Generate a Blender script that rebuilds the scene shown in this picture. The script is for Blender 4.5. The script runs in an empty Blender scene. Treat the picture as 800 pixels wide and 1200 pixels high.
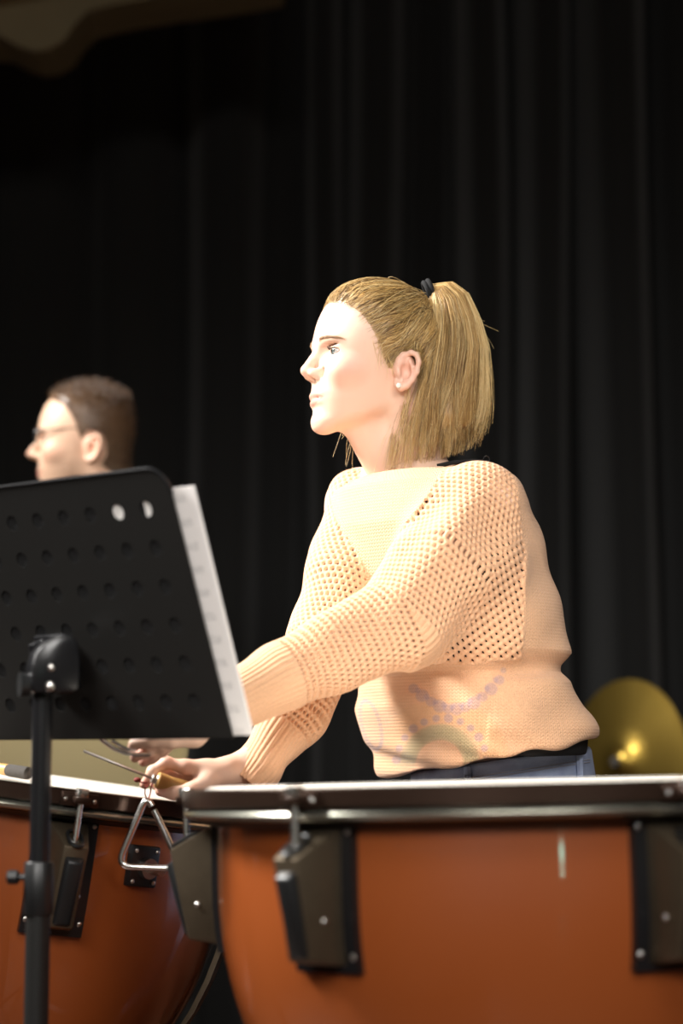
import bpy, math, random
import numpy as np
from mathutils import Vector, Matrix
from mathutils.bvhtree import BVHTree

# ------------------------------------------------------------------ camera
FPX = 2413.0                       # focal length in pixels of the 800x1200 frame
PITCH = math.atan(280 / FPX)       # horizon sits at image row 880
CAMZ = 0.95
scene = bpy.context.scene
COL = scene.collection
cam_d = bpy.data.cameras.new('camera')
cam_d.sensor_fit = 'VERTICAL'
cam_d.sensor_height = 36.0
cam_d.sensor_width = 24.0
cam_d.lens = FPX / 1200 * 36
cam_d.clip_start = 0.05
cam_d.dof.use_dof = True
cam_d.dof.focus_distance = 2.93
cam_d.dof.aperture_fstop = 2.2
cam = bpy.data.objects.new('camera', cam_d)
COL.objects.link(cam)
cam.location = (0, 0, CAMZ)
cam.rotation_euler = (math.pi / 2 + PITCH, 0, 0)
scene.camera = cam

# ------------------------------------------------------------------ world, lights, exposure
world = bpy.data.worlds.new('hall_ambient')
scene.world = world
world.use_nodes = True
world.node_tree.nodes['Background'].inputs[0].default_value = (0.9, 0.93, 1.0, 1)
world.node_tree.nodes['Background'].inputs[1].default_value = 0.02
vs = scene.view_settings
vs.view_transform = 'Standard'
vs.look = 'None'
vs.exposure = 0.22
vs.gamma = 1.0
vs.use_curve_mapping = False


def aim(o, target):
    d = Vector(target) - o.location
    o.rotation_euler = d.to_track_quat('-Z', 'Y').to_euler()


def spot(name, loc, target, power, size, blend=0.4, radius=0.15, col=(1, 0.97, 0.93)):
    l = bpy.data.lights.new(name, 'SPOT')
    l.energy = power
    l.spot_size = math.radians(size)
    l.spot_blend = blend
    l.shadow_soft_size = radius
    l.color = col
    o = bpy.data.objects.new(name, l)
    COL.objects.link(o)
    o.location = loc
    aim(o, target)
    return o


def area(name, loc, target, power, sx, sy, col=(1, 0.96, 0.9)):
    l = bpy.data.lights.new(name, 'AREA')
    l.shape = 'RECTANGLE'
    l.size = sx
    l.size_y = sy
    l.energy = power
    l.color = col
    o = bpy.data.objects.new(name, l)
    COL.objects.link(o)
    o.location = loc
    aim(o, target)
    return o


spot('stage_lamp_left_offscreen', (-3.1, 3.05, 3.7), (-0.05, 3.05, 1.15), 1850, 54, 0.5, 0.55)
spot('stage_lamp_front_left_offscreen', (-1.6, -2.8, 3.3), (0.1, 2.9, 1.1), 720, 30, 0.7, 0.8)
spot('stage_lamp_front_right_offscreen', (1.7, -2.6, 3.5), (0.05, 2.9, 1.1), 520, 24, 0.7, 0.8)
area('hall_ceiling_lamp_offscreen', (0.0, -1.5, 4.9), (0.0, -1.2, 0), 120, 3.0, 2.0)

# ------------------------------------------------------------------ helpers
SINP, COSP = math.sin(PITCH), math.cos(PITCH)


def P(px, py, D):
    """world point at depth D (metres from the lens along the floor) seen at a photo position"""
    a = (px - 400) / FPX
    b = (600 - py) / FPX
    d = np.array([a, COSP - b * SINP, SINP + b * COSP])
    d = d * (D / d[1])
    return np.array([d[0], d[1], d[2] + CAMZ])


def link(o, parent=None):
    COL.objects.link(o)
    if parent is not None:
        o.parent = parent
    return o


def tag(o, label=None, cat=None, group=None, kind=None):
    if label: o['label'] = label
    if cat: o['category'] = cat
    if group: o['group'] = group
    if kind: o['kind'] = kind
    return o


def empty(name, loc=(0, 0, 0), rot=(0, 0, 0)):
    o = bpy.data.objects.new(name, None)
    o.empty_display_size = 0.05
    COL.objects.link(o)
    o.location = loc
    o.rotation_euler = rot
    return o


def world_child(o, parent):
    """parent o (built in world coordinates) to an unrotated empty"""
    o.parent = parent
    m = Matrix.Translation(parent.location) if parent.type == 'EMPTY' else Matrix.Identity(4)
    o.matrix_parent_inverse = m.inverted()
    return o


class MB:
    """collects simple solids into one mesh"""
    def __init__(s):
        s.v = []
        s.f = []

    def add(s, v, f):
        n = len(s.v)
        s.v += [tuple(map(float, p)) for p in v]
        s.f += [tuple(i + n for i in q) for q in f]
        return s

    def hexa(s, p):
        return s.add(p, [(0, 3, 2, 1), (4, 5, 6, 7), (0, 1, 5, 4), (1, 2, 6, 5), (2, 3, 7, 6), (3, 0, 4, 7)])

    def box(s, lo, hi):
        x0, y0, z0 = lo
        x1, y1, z1 = hi
        return s.hexa([(x0, y0, z0), (x1, y0, z0), (x1, y1, z0), (x0, y1, z0), (x0, y0, z1), (x1, y0, z1), (x1, y1, z1), (x0, y1, z1)])

    def obox(s, c, ax, ay, az):
        c, ax, ay, az = map(np.asarray, (c, ax, ay, az))
        return s.hexa([c - ax - ay - az, c + ax - ay - az, c + ax + ay - az, c - ax + ay - az,
                       c - ax - ay + az, c + ax - ay + az, c + ax + ay + az, c - ax + ay + az])

    def tube(s, pts, r, n=12, closed=False, flat=None):
        pts = np.asarray(pts, float)
        m = len(pts)
        r = np.broadcast_to(np.asarray(r, float), (m,))
        if closed:
            t = np.roll(pts, -1, 0) - np.roll(pts, 1, 0)
        else:
            t = np.gradient(pts, axis=0)
        t /= np.linalg.norm(t, axis=1)[:, None] + 1e-12
        ref = np.array([0.0, 0, 1]) if abs(t[0][2]) < 0.9 else np.array([1.0, 0, 0])
        u = np.cross(t[0], ref)
        u /= np.linalg.norm(u)
        V = []
        for i in range(m):
            u = u - t[i] * np.dot(u, t[i])
            u /= np.linalg.norm(u) + 1e-12
            w = np.cross(t[i], u)
            for k in range(n):
                a = 2 * math.pi * k / n
                V.append(pts[i] + r[i] * (math.cos(a) * u + math.sin(a) * w))
        Fc = []
        for i in range(m if closed else m - 1):
            j = (i + 1) % m
            for k in range(n):
                k2 = (k + 1) % n
                Fc.append((i * n + k, i * n + k2, j * n + k2, j * n + k))
        if not closed:
            Fc.append(tuple(range(n - 1, -1, -1)))
            Fc.append(tuple((m - 1) * n + k for k in range(n)))
        return s.add(V, Fc)

    def lathe(s, prof, n=48, o=(0, 0, 0), close=False):
        V = []
        m = len(prof)
        for k in range(n):
            a = 2 * math.pi * k / n
            for r, z in prof:
                V.append((o[0] + r * math.cos(a), o[1] + r * math.sin(a), o[2] + z))
        Fc = []
        for k in range(n):
            k2 = (k + 1) % n
            for i in range(m if close else m - 1):
                j = (i + 1) % m
                Fc.append((k * m + i, k2 * m + i, k2 * m + j, k * m + j))
        return s.add(V, Fc)

    def ball(s, c, r, n=12, m=8):
        r = np.broadcast_to(np.asarray(r, float), (3,))
        V = []
        for i in range(m + 1):
            th = math.pi * i / m
            for k in range(n):
                a = 2 * math.pi * k / n
                V.append((c[0] + r[0] * math.sin(th) * math.cos(a), c[1] + r[1] * math.sin(th) * math.sin(a), c[2] + r[2] * math.cos(th)))
        Fc = []
        for i in range(m):
            for k in range(n):
                k2 = (k + 1) % n
                Fc.append((i * n + k, (i + 1) * n + k, (i + 1) * n + k2, i * n + k2))
        return s.add(V, Fc)

    def prism(s, poly, a, b):
        """poly: list of 3-D points, extruded from offset a to offset b (vectors)"""
        n = len(poly)
        poly = np.asarray(poly, float)
        V = list(poly + np.asarray(a)) + list(poly + np.asarray(b))
        Fc = [tuple(range(n - 1, -1, -1)), tuple(range(n, 2 * n))]
        for i in range(n):
            j = (i + 1) % n
            Fc.append((i, j, n + j, n + i))
        return s.add(V, Fc)

    def obj(s, name, mat, parent=None, smooth=True, bevel=0.0, angle=35):
        me = bpy.data.meshes.new(name)
        me.from_pydata(s.v, [], s.f)
        me.materials.append(mat)
        o = bpy.data.objects.new(name, me)
        link(o, parent)
        finish(o, smooth, bevel, angle)
        return o


def finish(o, smooth=True, bevel=0.0, angle=35):
    import bmesh
    me = o.data
    bm = bmesh.new()
    bm.from_mesh(me)
    bmesh.ops.remove_doubles(bm, verts=bm.verts, dist=1e-6)
    bmesh.ops.recalc_face_normals(bm, faces=bm.faces)
    if bevel > 0:
        ed = [e for e in bm.edges if len(e.link_faces) == 2 and e.calc_face_angle(0) > math.radians(30)]
        bmesh.ops.bevel(bm, geom=ed, offset=bevel, segments=2, profile=0.5, affect='EDGES', clamp_overlap=True)
    if smooth:
        for f in bm.faces:
            f.smooth = True
        for e in bm.edges:
            if len(e.link_faces) == 2 and e.calc_face_angle(0) > math.radians(angle):
                e.smooth = False
    bm.to_mesh(me)
    bm.free()


def np_mesh(name, V, Fq, mat, parent=None, smooth=True, cols=None, vec=None):
    """fast mesh from arrays; Fq (n,4) or (n,3)"""
    me = bpy.data.meshes.new(name)
    V = np.ascontiguousarray(V, np.float32)
    Fq = np.ascontiguousarray(Fq, np.int32)
    k = Fq.shape[1]
    me.vertices.add(len(V))
    me.vertices.foreach_set('co', V.ravel())
    me.loops.add(Fq.size)
    me.loops.foreach_set('vertex_index', Fq.ravel())
    me.polygons.add(len(Fq))
    me.polygons.foreach_set('loop_start', np.arange(len(Fq), dtype=np.int32) * k)
    me.polygons.foreach_set('use_smooth', np.full(len(Fq), smooth, bool))
    if cols is not None:
        a = me.color_attributes.new('tint', 'FLOAT_COLOR', 'POINT')
        c = np.ones((len(V), 4), np.float32)
        c[:, :3] = cols
        a.data.foreach_set('color', c.ravel())
    if vec is not None:
        a = me.attributes.new('knit', 'FLOAT_VECTOR', 'POINT')
        a.data.foreach_set('vector', np.ascontiguousarray(vec, np.float32).ravel())
    me.update(calc_edges=True)
    me.validate()
    me.materials.append(mat)
    o = bpy.data.objects.new(name, me)
    link(o, parent)
    return o


# ------------------------------------------------------------------ materials
def srgb(r, g, b):
    f = lambda c: ((c / 255 + 0.055) / 1.055) ** 2.4 if c > 10 else c / 255 / 12.92
    return (f(r), f(g), f(b), 1)


class NT:
    def __init__(s, name):
        s.m = bpy.data.materials.new(name)
        s.m.use_nodes = True
        s.t = s.m.node_tree
        s.b = s.t.nodes['Principled BSDF']

    def n(s, typ, **kw):
        x = s.t.nodes.new(typ)
        for k, v in kw.items():
            setattr(x, k, v)
        return x

    def l(s, a, b):
        s.t.links.new(a, b)

    def math(s, op, a, b=None, c=None):
        x = s.n('ShaderNodeMath', operation=op)
        for i, q in enumerate((a, b, c)):
            if q is None: continue
            if isinstance(q, (int, float)): x.inputs[i].default_value = q
            else: s.l(q, x.inputs[i])
        return x.outputs[0]

    def mix(s, fac, a, b):
        x = s.n('ShaderNodeMix', data_type='RGBA')
        for i, q in ((0, fac), (6, a), (7, b)):
            if isinstance(q, (int, float, tuple)): x.inputs[i].default_value = q
            else: s.l(q, x.inputs[i])
        return x.outputs[2]

    def set(s, **kw):
        for k, v in kw.items():
            s.b.inputs[k.replace('_', ' ')].default_value = v
        return s

    def bump(s, h, strength=0.3, dist=0.002):
        x = s.n('ShaderNodeBump')
        x.inputs['Strength'].default_value = strength
        x.inputs['Distance'].default_value = dist
        s.l(h, x.inputs['Height'])
        s.l(x.outputs[0], s.b.inputs['Normal'])

    def noise(s, scale, detail=3, coord=None, rough=0.5):
        x = s.n('ShaderNodeTexNoise')
        x.inputs['Scale'].default_value = scale
        x.inputs['Detail'].default_value = detail
        x.inputs['Roughness'].default_value = rough
        if coord is None:
            coord = s.n('ShaderNodeTexCoord').outputs['Object']
        s.l(coord, x.inputs['Vector'])
        return x.outputs[0]


def plain(name, col, rough=0.5, metal=0.0, var=0.12, scale=40, bump=0.0, **kw):
    t = NT(name)
    nz = t.noise(scale)
    dark = tuple(c * (1 - var) for c in col[:3]) + (1,)
    lite = tuple(min(1, c * (1 + var)) for c in col[:3]) + (1,)
    t.l(t.mix(nz, dark, lite), t.b.inputs['Base Color'])
    t.set(Roughness=rough, Metallic=metal, **kw)
    if bump: t.bump(nz, bump, 0.001)
    return t.m


def tinted(name, rough=0.5, sss=0.0, **kw):
    t = NT(name)
    a = t.n('ShaderNodeAttribute', attribute_name='tint')
    t.l(a.outputs['Color'], t.b.inputs['Base Color'])
    t.set(Roughness=rough, **kw)
    if sss:
        t.set(Subsurface_Weight=sss, Subsurface_Scale=0.004)
        t.b.inputs['Subsurface Radius'].default_value = (1, 0.35, 0.2)
    return t


M = {}
M['black_metal'] = plain('black_metal', (0.0080, 0.0075, 0.0068, 1), 0.5, 0.0, bump=0.05, scale=300, Specular_IOR_Level=0.3)
M['black_gloss'] = plain('black_gloss', (0.008, 0.008, 0.009, 1), 0.25)
M['black_plastic'] = plain('black_plastic', (0.008, 0.0085, 0.009, 1), 0.38)
M['chrome'] = plain('chrome', (0.88, 0.88, 0.86, 1), 0.24, 1.0, var=0.05)
M['steel'] = plain('steel', (0.6, 0.58, 0.55, 1), 0.3, 1.0, var=0.08)
M['bracket'] = plain('bracket_metal', srgb(98, 86, 70), 0.38, 0.75, var=0.15, scale=90, bump=0.12)
M['hoop'] = plain('hoop_metal', srgb(64, 47, 38), 0.32, 0.75, var=0.15, scale=120, bump=0.06)
M['lip'] = plain('lip_metal', srgb(160, 160, 148), 0.25, 0.9, var=0.1)
M['paper'] = plain('paper', srgb(236, 232, 228), 0.8, var=0.03)
M['head'] = plain('drum_skin', srgb(235, 228, 216), 0.6, var=0.04, scale=15)
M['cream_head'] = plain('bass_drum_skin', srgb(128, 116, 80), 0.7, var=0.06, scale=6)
M['maple'] = plain('maple_hoop', srgb(170, 140, 90), 0.4, var=0.2, scale=20)
M['wood'] = plain('handle_wood', srgb(196, 152, 88), 0.45, var=0.2, scale=60, bump=0.1)
M['felt'] = plain('felt', srgb(70, 66, 62), 0.95, var=0.2, scale=200, bump=0.3)
M['red'] = plain('red_cord', srgb(130, 40, 34), 0.7)
M['pearl'] = plain('pearl', srgb(245, 238, 228), 0.25, var=0.02)
M['blackcloth'] = plain('black_cloth', (0.004, 0.004, 0.0044, 1), 0.9, scale=200, bump=0.3)
M['darkshirt'] = plain('dark_shirt', (0.014, 0.014, 0.017, 1), 0.9, scale=150, bump=0.3)
M['shoe'] = plain('shoe_leather', (0.02, 0.016, 0.012, 1), 0.5)
M['eyelash'] = plain('lash', srgb(60, 44, 32), 0.7)
M['wall'] = plain('painted_wall', srgb(120, 112, 98), 0.85, var=0.08, scale=4)
M['beam'] = plain('beam_plaster', srgb(122, 110, 82), 0.8, var=0.2, scale=6)

t = NT('stage_floor_wood')           # floor boards
gc = t.n('ShaderNodeTexCoord').outputs['Object']
mp = t.n('ShaderNodeMapping'); mp.inputs['Scale'].default_value = (1, 12, 1); t.l(gc, mp.inputs[0])
nz = t.noise(3, 6, mp.outputs[0])
t.l(t.mix(nz, srgb(48, 27, 18), srgb(92, 56, 36)), t.b.inputs['Base Color'])
t.set(Roughness=0.4); t.bump(nz, 0.1, 0.002)
M['floor'] = t.m

t = NT('kettle_fibreglass')          # orange brown glossy bowl
nz = t.noise(3.0, 2)
t.l(t.mix(nz, srgb(130, 62, 25), srgb(144, 74, 32)), t.b.inputs['Base Color'])
t.set(Roughness=0.32, Coat_Weight=1.0, Coat_Roughness=0.035)
M['kettle'] = t.m

t = NT('curtain_wool')
nz = t.noise(350, 3)
t.l(t.mix(nz, (0.006, 0.006, 0.0058, 1), (0.013, 0.013, 0.0125, 1)), t.b.inputs['Base Color'])
t.set(Roughness=0.95, Sheen_Weight=0.15, Sheen_Roughness=0.5); t.bump(nz, 0.2, 0.001)
M['curtain'] = t.m

t = NT('cymbal_bronze')
tc = t.n('ShaderNodeTexCoord').outputs['Object']
sp = t.n('ShaderNodeSeparateXYZ'); t.l(tc, sp.inputs[0])
rr = t.math('SQRT', t.math('ADD', t.math('MULTIPLY', sp.outputs[0], sp.outputs[0]), t.math('MULTIPLY', sp.outputs[1], sp.outputs[1])))
w = t.math('SINE', t.math('MULTIPLY', rr, 2200.0))
t.l(t.mix(t.noise(8), srgb(150, 122, 52), srgb(186, 156, 78)), t.b.inputs['Base Color'])
t.set(Roughness=0.36, Metallic=1.0); t.bump(w, 0.15, 0.0004)
M['cymbal'] = t.m

M['skin'] = tinted('skin', 0.5, 0.02).m
M['eyeball'] = tinted('eyeball', 0.12).m
M['tinted_hair'] = tinted('hair', 0.42, Specular_IOR_Level=0.6).m

t = tinted('openwork_yarn', 0.85, Sheen_Weight=0.2)
t.bump(t.noise(700, 3), 0.35, 0.0008)
M['yarn'] = t.m

t = tinted('fine_knit_yarn', 0.85, Sheen_Weight=0.2)
at = t.n('ShaderNodeAttribute', attribute_name='knit')
sp = t.n('ShaderNodeSeparateXYZ'); t.l(at.outputs['Vector'], sp.inputs[0])
pu = 0.0052
fu = t.math('ABSOLUTE', t.math('SUBTRACT', t.math('FRACT', t.math('DIVIDE', sp.outputs[0], pu)), 0.5))
wv = t.math('ADD', t.math('DIVIDE', sp.outputs[1], 0.0046), t.math('MULTIPLY', fu, 1.1))
h1 = t.math('ABSOLUTE', t.math('SINE', t.math('MULTIPLY', wv, math.pi)))
h2 = t.math('SUBTRACT', 1.0, t.math('POWER', t.math('MULTIPLY', t.math('ABSOLUTE', t.math('SUBTRACT', fu, 0.25)), 4.0), 2.0))
t.bump(t.math('ADD', t.math('MULTIPLY', h1, 0.7), t.math('MULTIPLY', h2, 0.6)), 0.75, 0.0016)
M['fineknit'] = t.m

t = NT('denim')
tc = t.n('ShaderNodeTexCoord').outputs['Object']
nz = t.noise(25, 4); nf = t.noise(900, 2)
c = t.mix(nz, srgb(102, 118, 156), srgb(198, 208, 230))
t.l(t.mix(t.math('MULTIPLY', nf, 0.5), c, srgb(102, 116, 152)), t.b.inputs['Base Color'])
t.set(Roughness=0.85); t.bump(nf, 0.3, 0.0006)
M['denim'] = t.m
M['thread'] = plain('seam_thread', srgb(150, 150, 160), 0.8)

t = NT('printed_sheet')              # faint staves showing on the page
tc = t.n('ShaderNodeTexCoord').outputs['Object']
at = t.n('ShaderNodeAttribute', attribute_name='knit')
sp = t.n('ShaderNodeSeparateXYZ'); t.l(at.outputs['Vector'], sp.inputs[0])
blk = t.math('LESS_THAN', t.math('FRACT', t.math('DIVIDE', sp.outputs[1], 0.028)), 0.32)
ln = t.math('LESS_THAN', t.math('FRACT', t.math('DIVIDE', sp.outputs[1], 0.0022)), 0.3)
nn = t.math('GREATER_THAN', t.noise(260, 2, at.outputs['Vector']), 0.57)
ink = t.math('MULTIPLY', blk, t.math('MAXIMUM', ln, nn))
ins = t.math('LESS_THAN', sp.outputs[0], 0.012)
ink = t.math('MULTIPLY', ink, t.math('SUBTRACT', 1.0, ins))
t.l(t.mix(t.math('MULTIPLY', ink, 0.4), srgb(238, 233, 230), srgb(90, 88, 92)), t.b.inputs['Base Color'])
t.set(Roughness=0.8)
M['sheet'] = t.m


# ------------------------------------------------------------------ signed-distance modelling
def smin(a, b, k):
    if k <= 0: return np.minimum(a, b)
    h = np.clip(0.5 + 0.5 * (b - a) / k, 0, 1)
    return b + (a - b) * h - k * h * (1 - h)


class Field:
    def __init__(s, lo, hi, h):
        s.lo = np.asarray(lo, float)
        s.h = h
        s.n = np.ceil((np.asarray(hi, float) - s.lo) / h).astype(int) + 1
        s.a = np.full(s.n, 0.2, np.float32)

    def grid(s, lo, hi):
        i0 = np.clip(np.floor((np.asarray(lo) - s.lo) / s.h).astype(int), 0, s.n)
        i1 = np.clip(np.ceil((np.asarray(hi) - s.lo) / s.h).astype(int) + 1, 0, s.n)
        sl = tuple(slice(a, b) for a, b in zip(i0, i1))
        ax = [(s.lo[d] + s.h * np.arange(i0[d], i1[d])).astype(np.float32) for d in range(3)]
        return sl, ax[0][:, None, None], ax[1][None, :, None], ax[2][None, None, :]

    def op(s, fn, lo, hi, k=0.0, sub=False, m=None):
        m = (k + 4 * s.h) if m is None else m
        sl, X, Y, Z = s.grid(np.asarray(lo) - m, np.asarray(hi) + m)
        if s.a[sl].size == 0: return
        d = fn(X, Y, Z)
        if sub:
            s.a[sl] = -smin(-s.a[sl], d, k)
        else:
            s.a[sl] = smin(s.a[sl], d, k)

    def cone(s, a, b, ra, rb, k=0.0, sub=False):
        a = np.asarray(a, float); b = np.asarray(b, float)
        ba = b - a
        L = float(ba @ ba) + 1e-12

        def fn(X, Y, Z):
            t = np.clip(((X - a[0]) * ba[0] + (Y - a[1]) * ba[1] + (Z - a[2]) * ba[2]) / L, 0, 1)
            return np.sqrt((X - a[0] - t * ba[0]) ** 2 + (Y - a[1] - t * ba[1]) ** 2 + (Z - a[2] - t * ba[2]) ** 2) - (ra + (rb - ra) * t)
        r = max(ra, rb)
        s.op(fn, np.minimum(a, b) - r, np.maximum(a, b) + r, k, sub)

    def chain(s, pts, radii, k=0.0):
        for i in range(len(pts) - 1):
            s.cone(pts[i], pts[i + 1], radii[i], radii[i + 1], k)

    def ell(s, c, r, k=0.0, sub=False, rot=None):
        c = np.asarray(c, float); r = np.asarray(r, float)
        R = np.eye(3) if rot is None else np.asarray(rot, float)   # columns = axes

        def fn(X, Y, Z):
            dx, dy, dz = X - c[0], Y - c[1], Z - c[2]
            q = [dx * R[0, i] + dy * R[1, i] + dz * R[2, i] for i in range(3)]
            k0 = np.sqrt(sum((q[i] / r[i]) ** 2 for i in range(3))) + 1e-9
            k1 = np.sqrt(sum((q[i] / r[i] ** 2) ** 2 for i in range(3))) + 1e-9
            return k0 * (k0 - 1) / k1
        e = np.sqrt(((R * r[None, :]) ** 2).sum(1))
        s.op(fn, c - e, c + e, k, sub)

    def sample(s, V):
        i = np.clip(np.rint((V - s.lo) / s.h).astype(int), 0, s.n - 1)
        return s.a[i[:, 0], i[:, 1], i[:, 2]]

    def mesh(s, smooth=1):
        return surface_nets(s.a, s.lo, s.h, smooth)


def surface_nets(a, lo, h, smooth=1):
    ins = a < 0
    nx, ny, nz = a.shape
    cnt = np.zeros((nx - 1, ny - 1, nz - 1), np.uint8)
    for dx in (0, 1):
        for dy in (0, 1):
            for dz in (0, 1):
                cnt += ins[dx:nx - 1 + dx, dy:ny - 1 + dy, dz:nz - 1 + dz]
    act = (cnt > 0) & (cnt < 8)
    I = np.argwhere(act)
    idx = np.full(act.shape, -1, np.int32)
    idx[act] = np.arange(len(I))
    c = np.zeros((len(I), 8), np.float32)
    for q in range(8):
        c[:, q] = a[I[:, 0] + (q & 1), I[:, 1] + ((q >> 1) & 1), I[:, 2] + ((q >> 2) & 1)]
    acc = np.zeros((len(I), 3)); num = np.zeros(len(I))
    off = np.array([[q & 1, (q >> 1) & 1, (q >> 2) & 1] for q in range(8)], float)
    for p in range(8):
        for bit in (1, 2, 4):
            if p & bit: continue
            q = p | bit
            m = (c[:, p] < 0) != (c[:, q] < 0)
            t = c[m, p] / (c[m, p] - c[m, q])
            acc[m] += off[p] + t[:, None] * (off[q] - off[p])
            num[m] += 1
    V = (I + acc / num[:, None]) * h + lo
    Fs = []
    for ax in range(3):
        b, cc = (ax + 1) % 3, (ax + 2) % 3
        s0 = [slice(None)] * 3; s1 = [slice(None)] * 3
        s0[ax] = slice(0, -1); s1[ax] = slice(1, None)
        for q in (b, cc):
            s0[q] = slice(1, -1); s1[q] = slice(1, -1)
        A = ins[tuple(s0)]; B = ins[tuple(s1)]
        for flip, mask in ((0, A & ~B), (1, ~A & B)):
            E = np.argwhere(mask)
            if len(E) == 0: continue
            E[:, b] += 1; E[:, cc] += 1
            def cell(db, dc):
                J = E.copy(); J[:, b] += db; J[:, cc] += dc
                return idx[J[:, 0], J[:, 1], J[:, 2]]
            q = np.stack([cell(-1, -1), cell(0, -1), cell(0, 0), cell(-1, 0)], 1)
            Fs.append(q[:, ::-1] if flip else q)
    Fq = np.concatenate(Fs)
    Fq = Fq[(Fq >= 0).all(1)]
    for _ in range(smooth):
        V = laplace(V, Fq, 0.5)
    return V, Fq


def laplace(V, Fq, lam):
    acc = np.zeros_like(V); n = np.zeros(len(V))
    k = Fq.shape[1]
    for i in range(k):
        a, b = Fq[:, i], Fq[:, (i + 1) % k]
        for d in range(3):
            acc[:, d] += np.bincount(a, V[b, d], len(V)) + np.bincount(b, V[a, d], len(V))
        n += np.bincount(a, minlength=len(V)) + np.bincount(b, minlength=len(V))
    return V + lam * (acc / np.maximum(n, 1)[:, None] - V)


def normals(V, Fq):
    nrm = np.cross(V[Fq[:, 2]] - V[Fq[:, 0]], V[Fq[:, 3]] - V[Fq[:, 1]])
    N = np.zeros_like(V)
    for i in range(4):
        for d in range(3):
            N[:, d] += np.bincount(Fq[:, i], nrm[:, d], len(V))
    return N / (np.linalg.norm(N, axis=1)[:, None] + 1e-12)


def subdivide(V, Fq):
    e = np.sort(np.concatenate([Fq[:, [i, (i + 1) % 4]] for i in range(4)]), 1)
    key = e[:, 0].astype(np.int64) * len(V) + e[:, 1]
    u, inv = np.unique(key, return_inverse=True)
    n = len(V)
    mid = 0.5 * (V[u // n] + V[u % n])
    nf = len(Fq)
    em = [inv[i * nf:(i + 1) * nf] + n for i in range(4)]
    cf = n + len(u) + np.arange(nf)
    V2 = np.concatenate([V, mid, V[Fq].mean(1)])
    F2 = np.concatenate([np.stack([Fq[:, i], em[i], cf, em[i - 1]], 1) for i in range(4)])
    return V2, F2


def compact(V, Fq, *att):
    used = np.unique(Fq)
    mp = np.full(len(V), -1, np.int64)
    mp[used] = np.arange(len(used))
    return (V[used], mp[Fq]) + tuple(x[used] for x in att)


def strands(name, pts, rad, cols, mat, parent):
    """pts (N,S,3), rad (N,S), cols (N,3) -> one mesh of thin three-sided tubes"""
    N, S, _ = pts.shape
    t = np.gradient(pts, axis=1)
    t /= np.linalg.norm(t, axis=2)[..., None] + 1e-12
    ref = np.array([0.31, -0.83, 0.46])
    u = np.cross(t, ref); u /= np.linalg.norm(u, axis=2)[..., None] + 1e-12
    w = np.cross(t, u)
    ring = [pts + rad[..., None] * (math.cos(a) * u + math.sin(a) * w) for a in (0, 2.094, 4.189)]
    V = np.stack(ring, 2).reshape(-1, 3)
    base = (np.arange(N)[:, None, None] * S + np.arange(S - 1)[None, :, None]) * 3
    k = np.arange(3)[None, None, :]
    k2 = (k + 1) % 3
    Fq = np.stack([base + k, base + k2, base + 3 + k2, base + 3 + k], -1).reshape(-1, 4)
    C = np.repeat(cols, S * 3, 0) if cols.ndim == 2 else np.repeat(cols.reshape(-1, 3), 3, 0)
    return np_mesh(name, V, Fq, mat, parent, True, C)


def interp(x, tab, col=1):
    xs = [r[0] for r in tab]
    return np.interp(x, xs, [r[col] for r in tab]).astype(np.float32)


def lin(r, g, b):
    return np.array(srgb(r, g, b)[:3])

# ================================================================== the setting
def struct(name, lo, hi, mat):
    return tag(MB().box(lo, hi).obj(name, mat, None, smooth=False), kind='structure')


struct('floor', (-4.6, -4.6, -0.1), (4.6, 7.0, 0.0), M['floor'])
struct('ceiling', (-4.6, -4.6, 5.2), (4.6, 7.0, 5.3), M['wall'])
struct('wall_left', (-4.7, -4.6, 0), (-4.6, 7.0, 5.2), M['wall'])
struct('wall_right', (4.6, -4.6, 0), (4.7, 7.0, 5.2), M['wall'])
struct('wall_back', (-4.6, 7.0, 0), (4.6, 7.1, 5.2), M['wall'])
struct('wall_front', (-4.6, -4.7, 0), (4.6, -4.6, 5.2), M['wall'])


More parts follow.
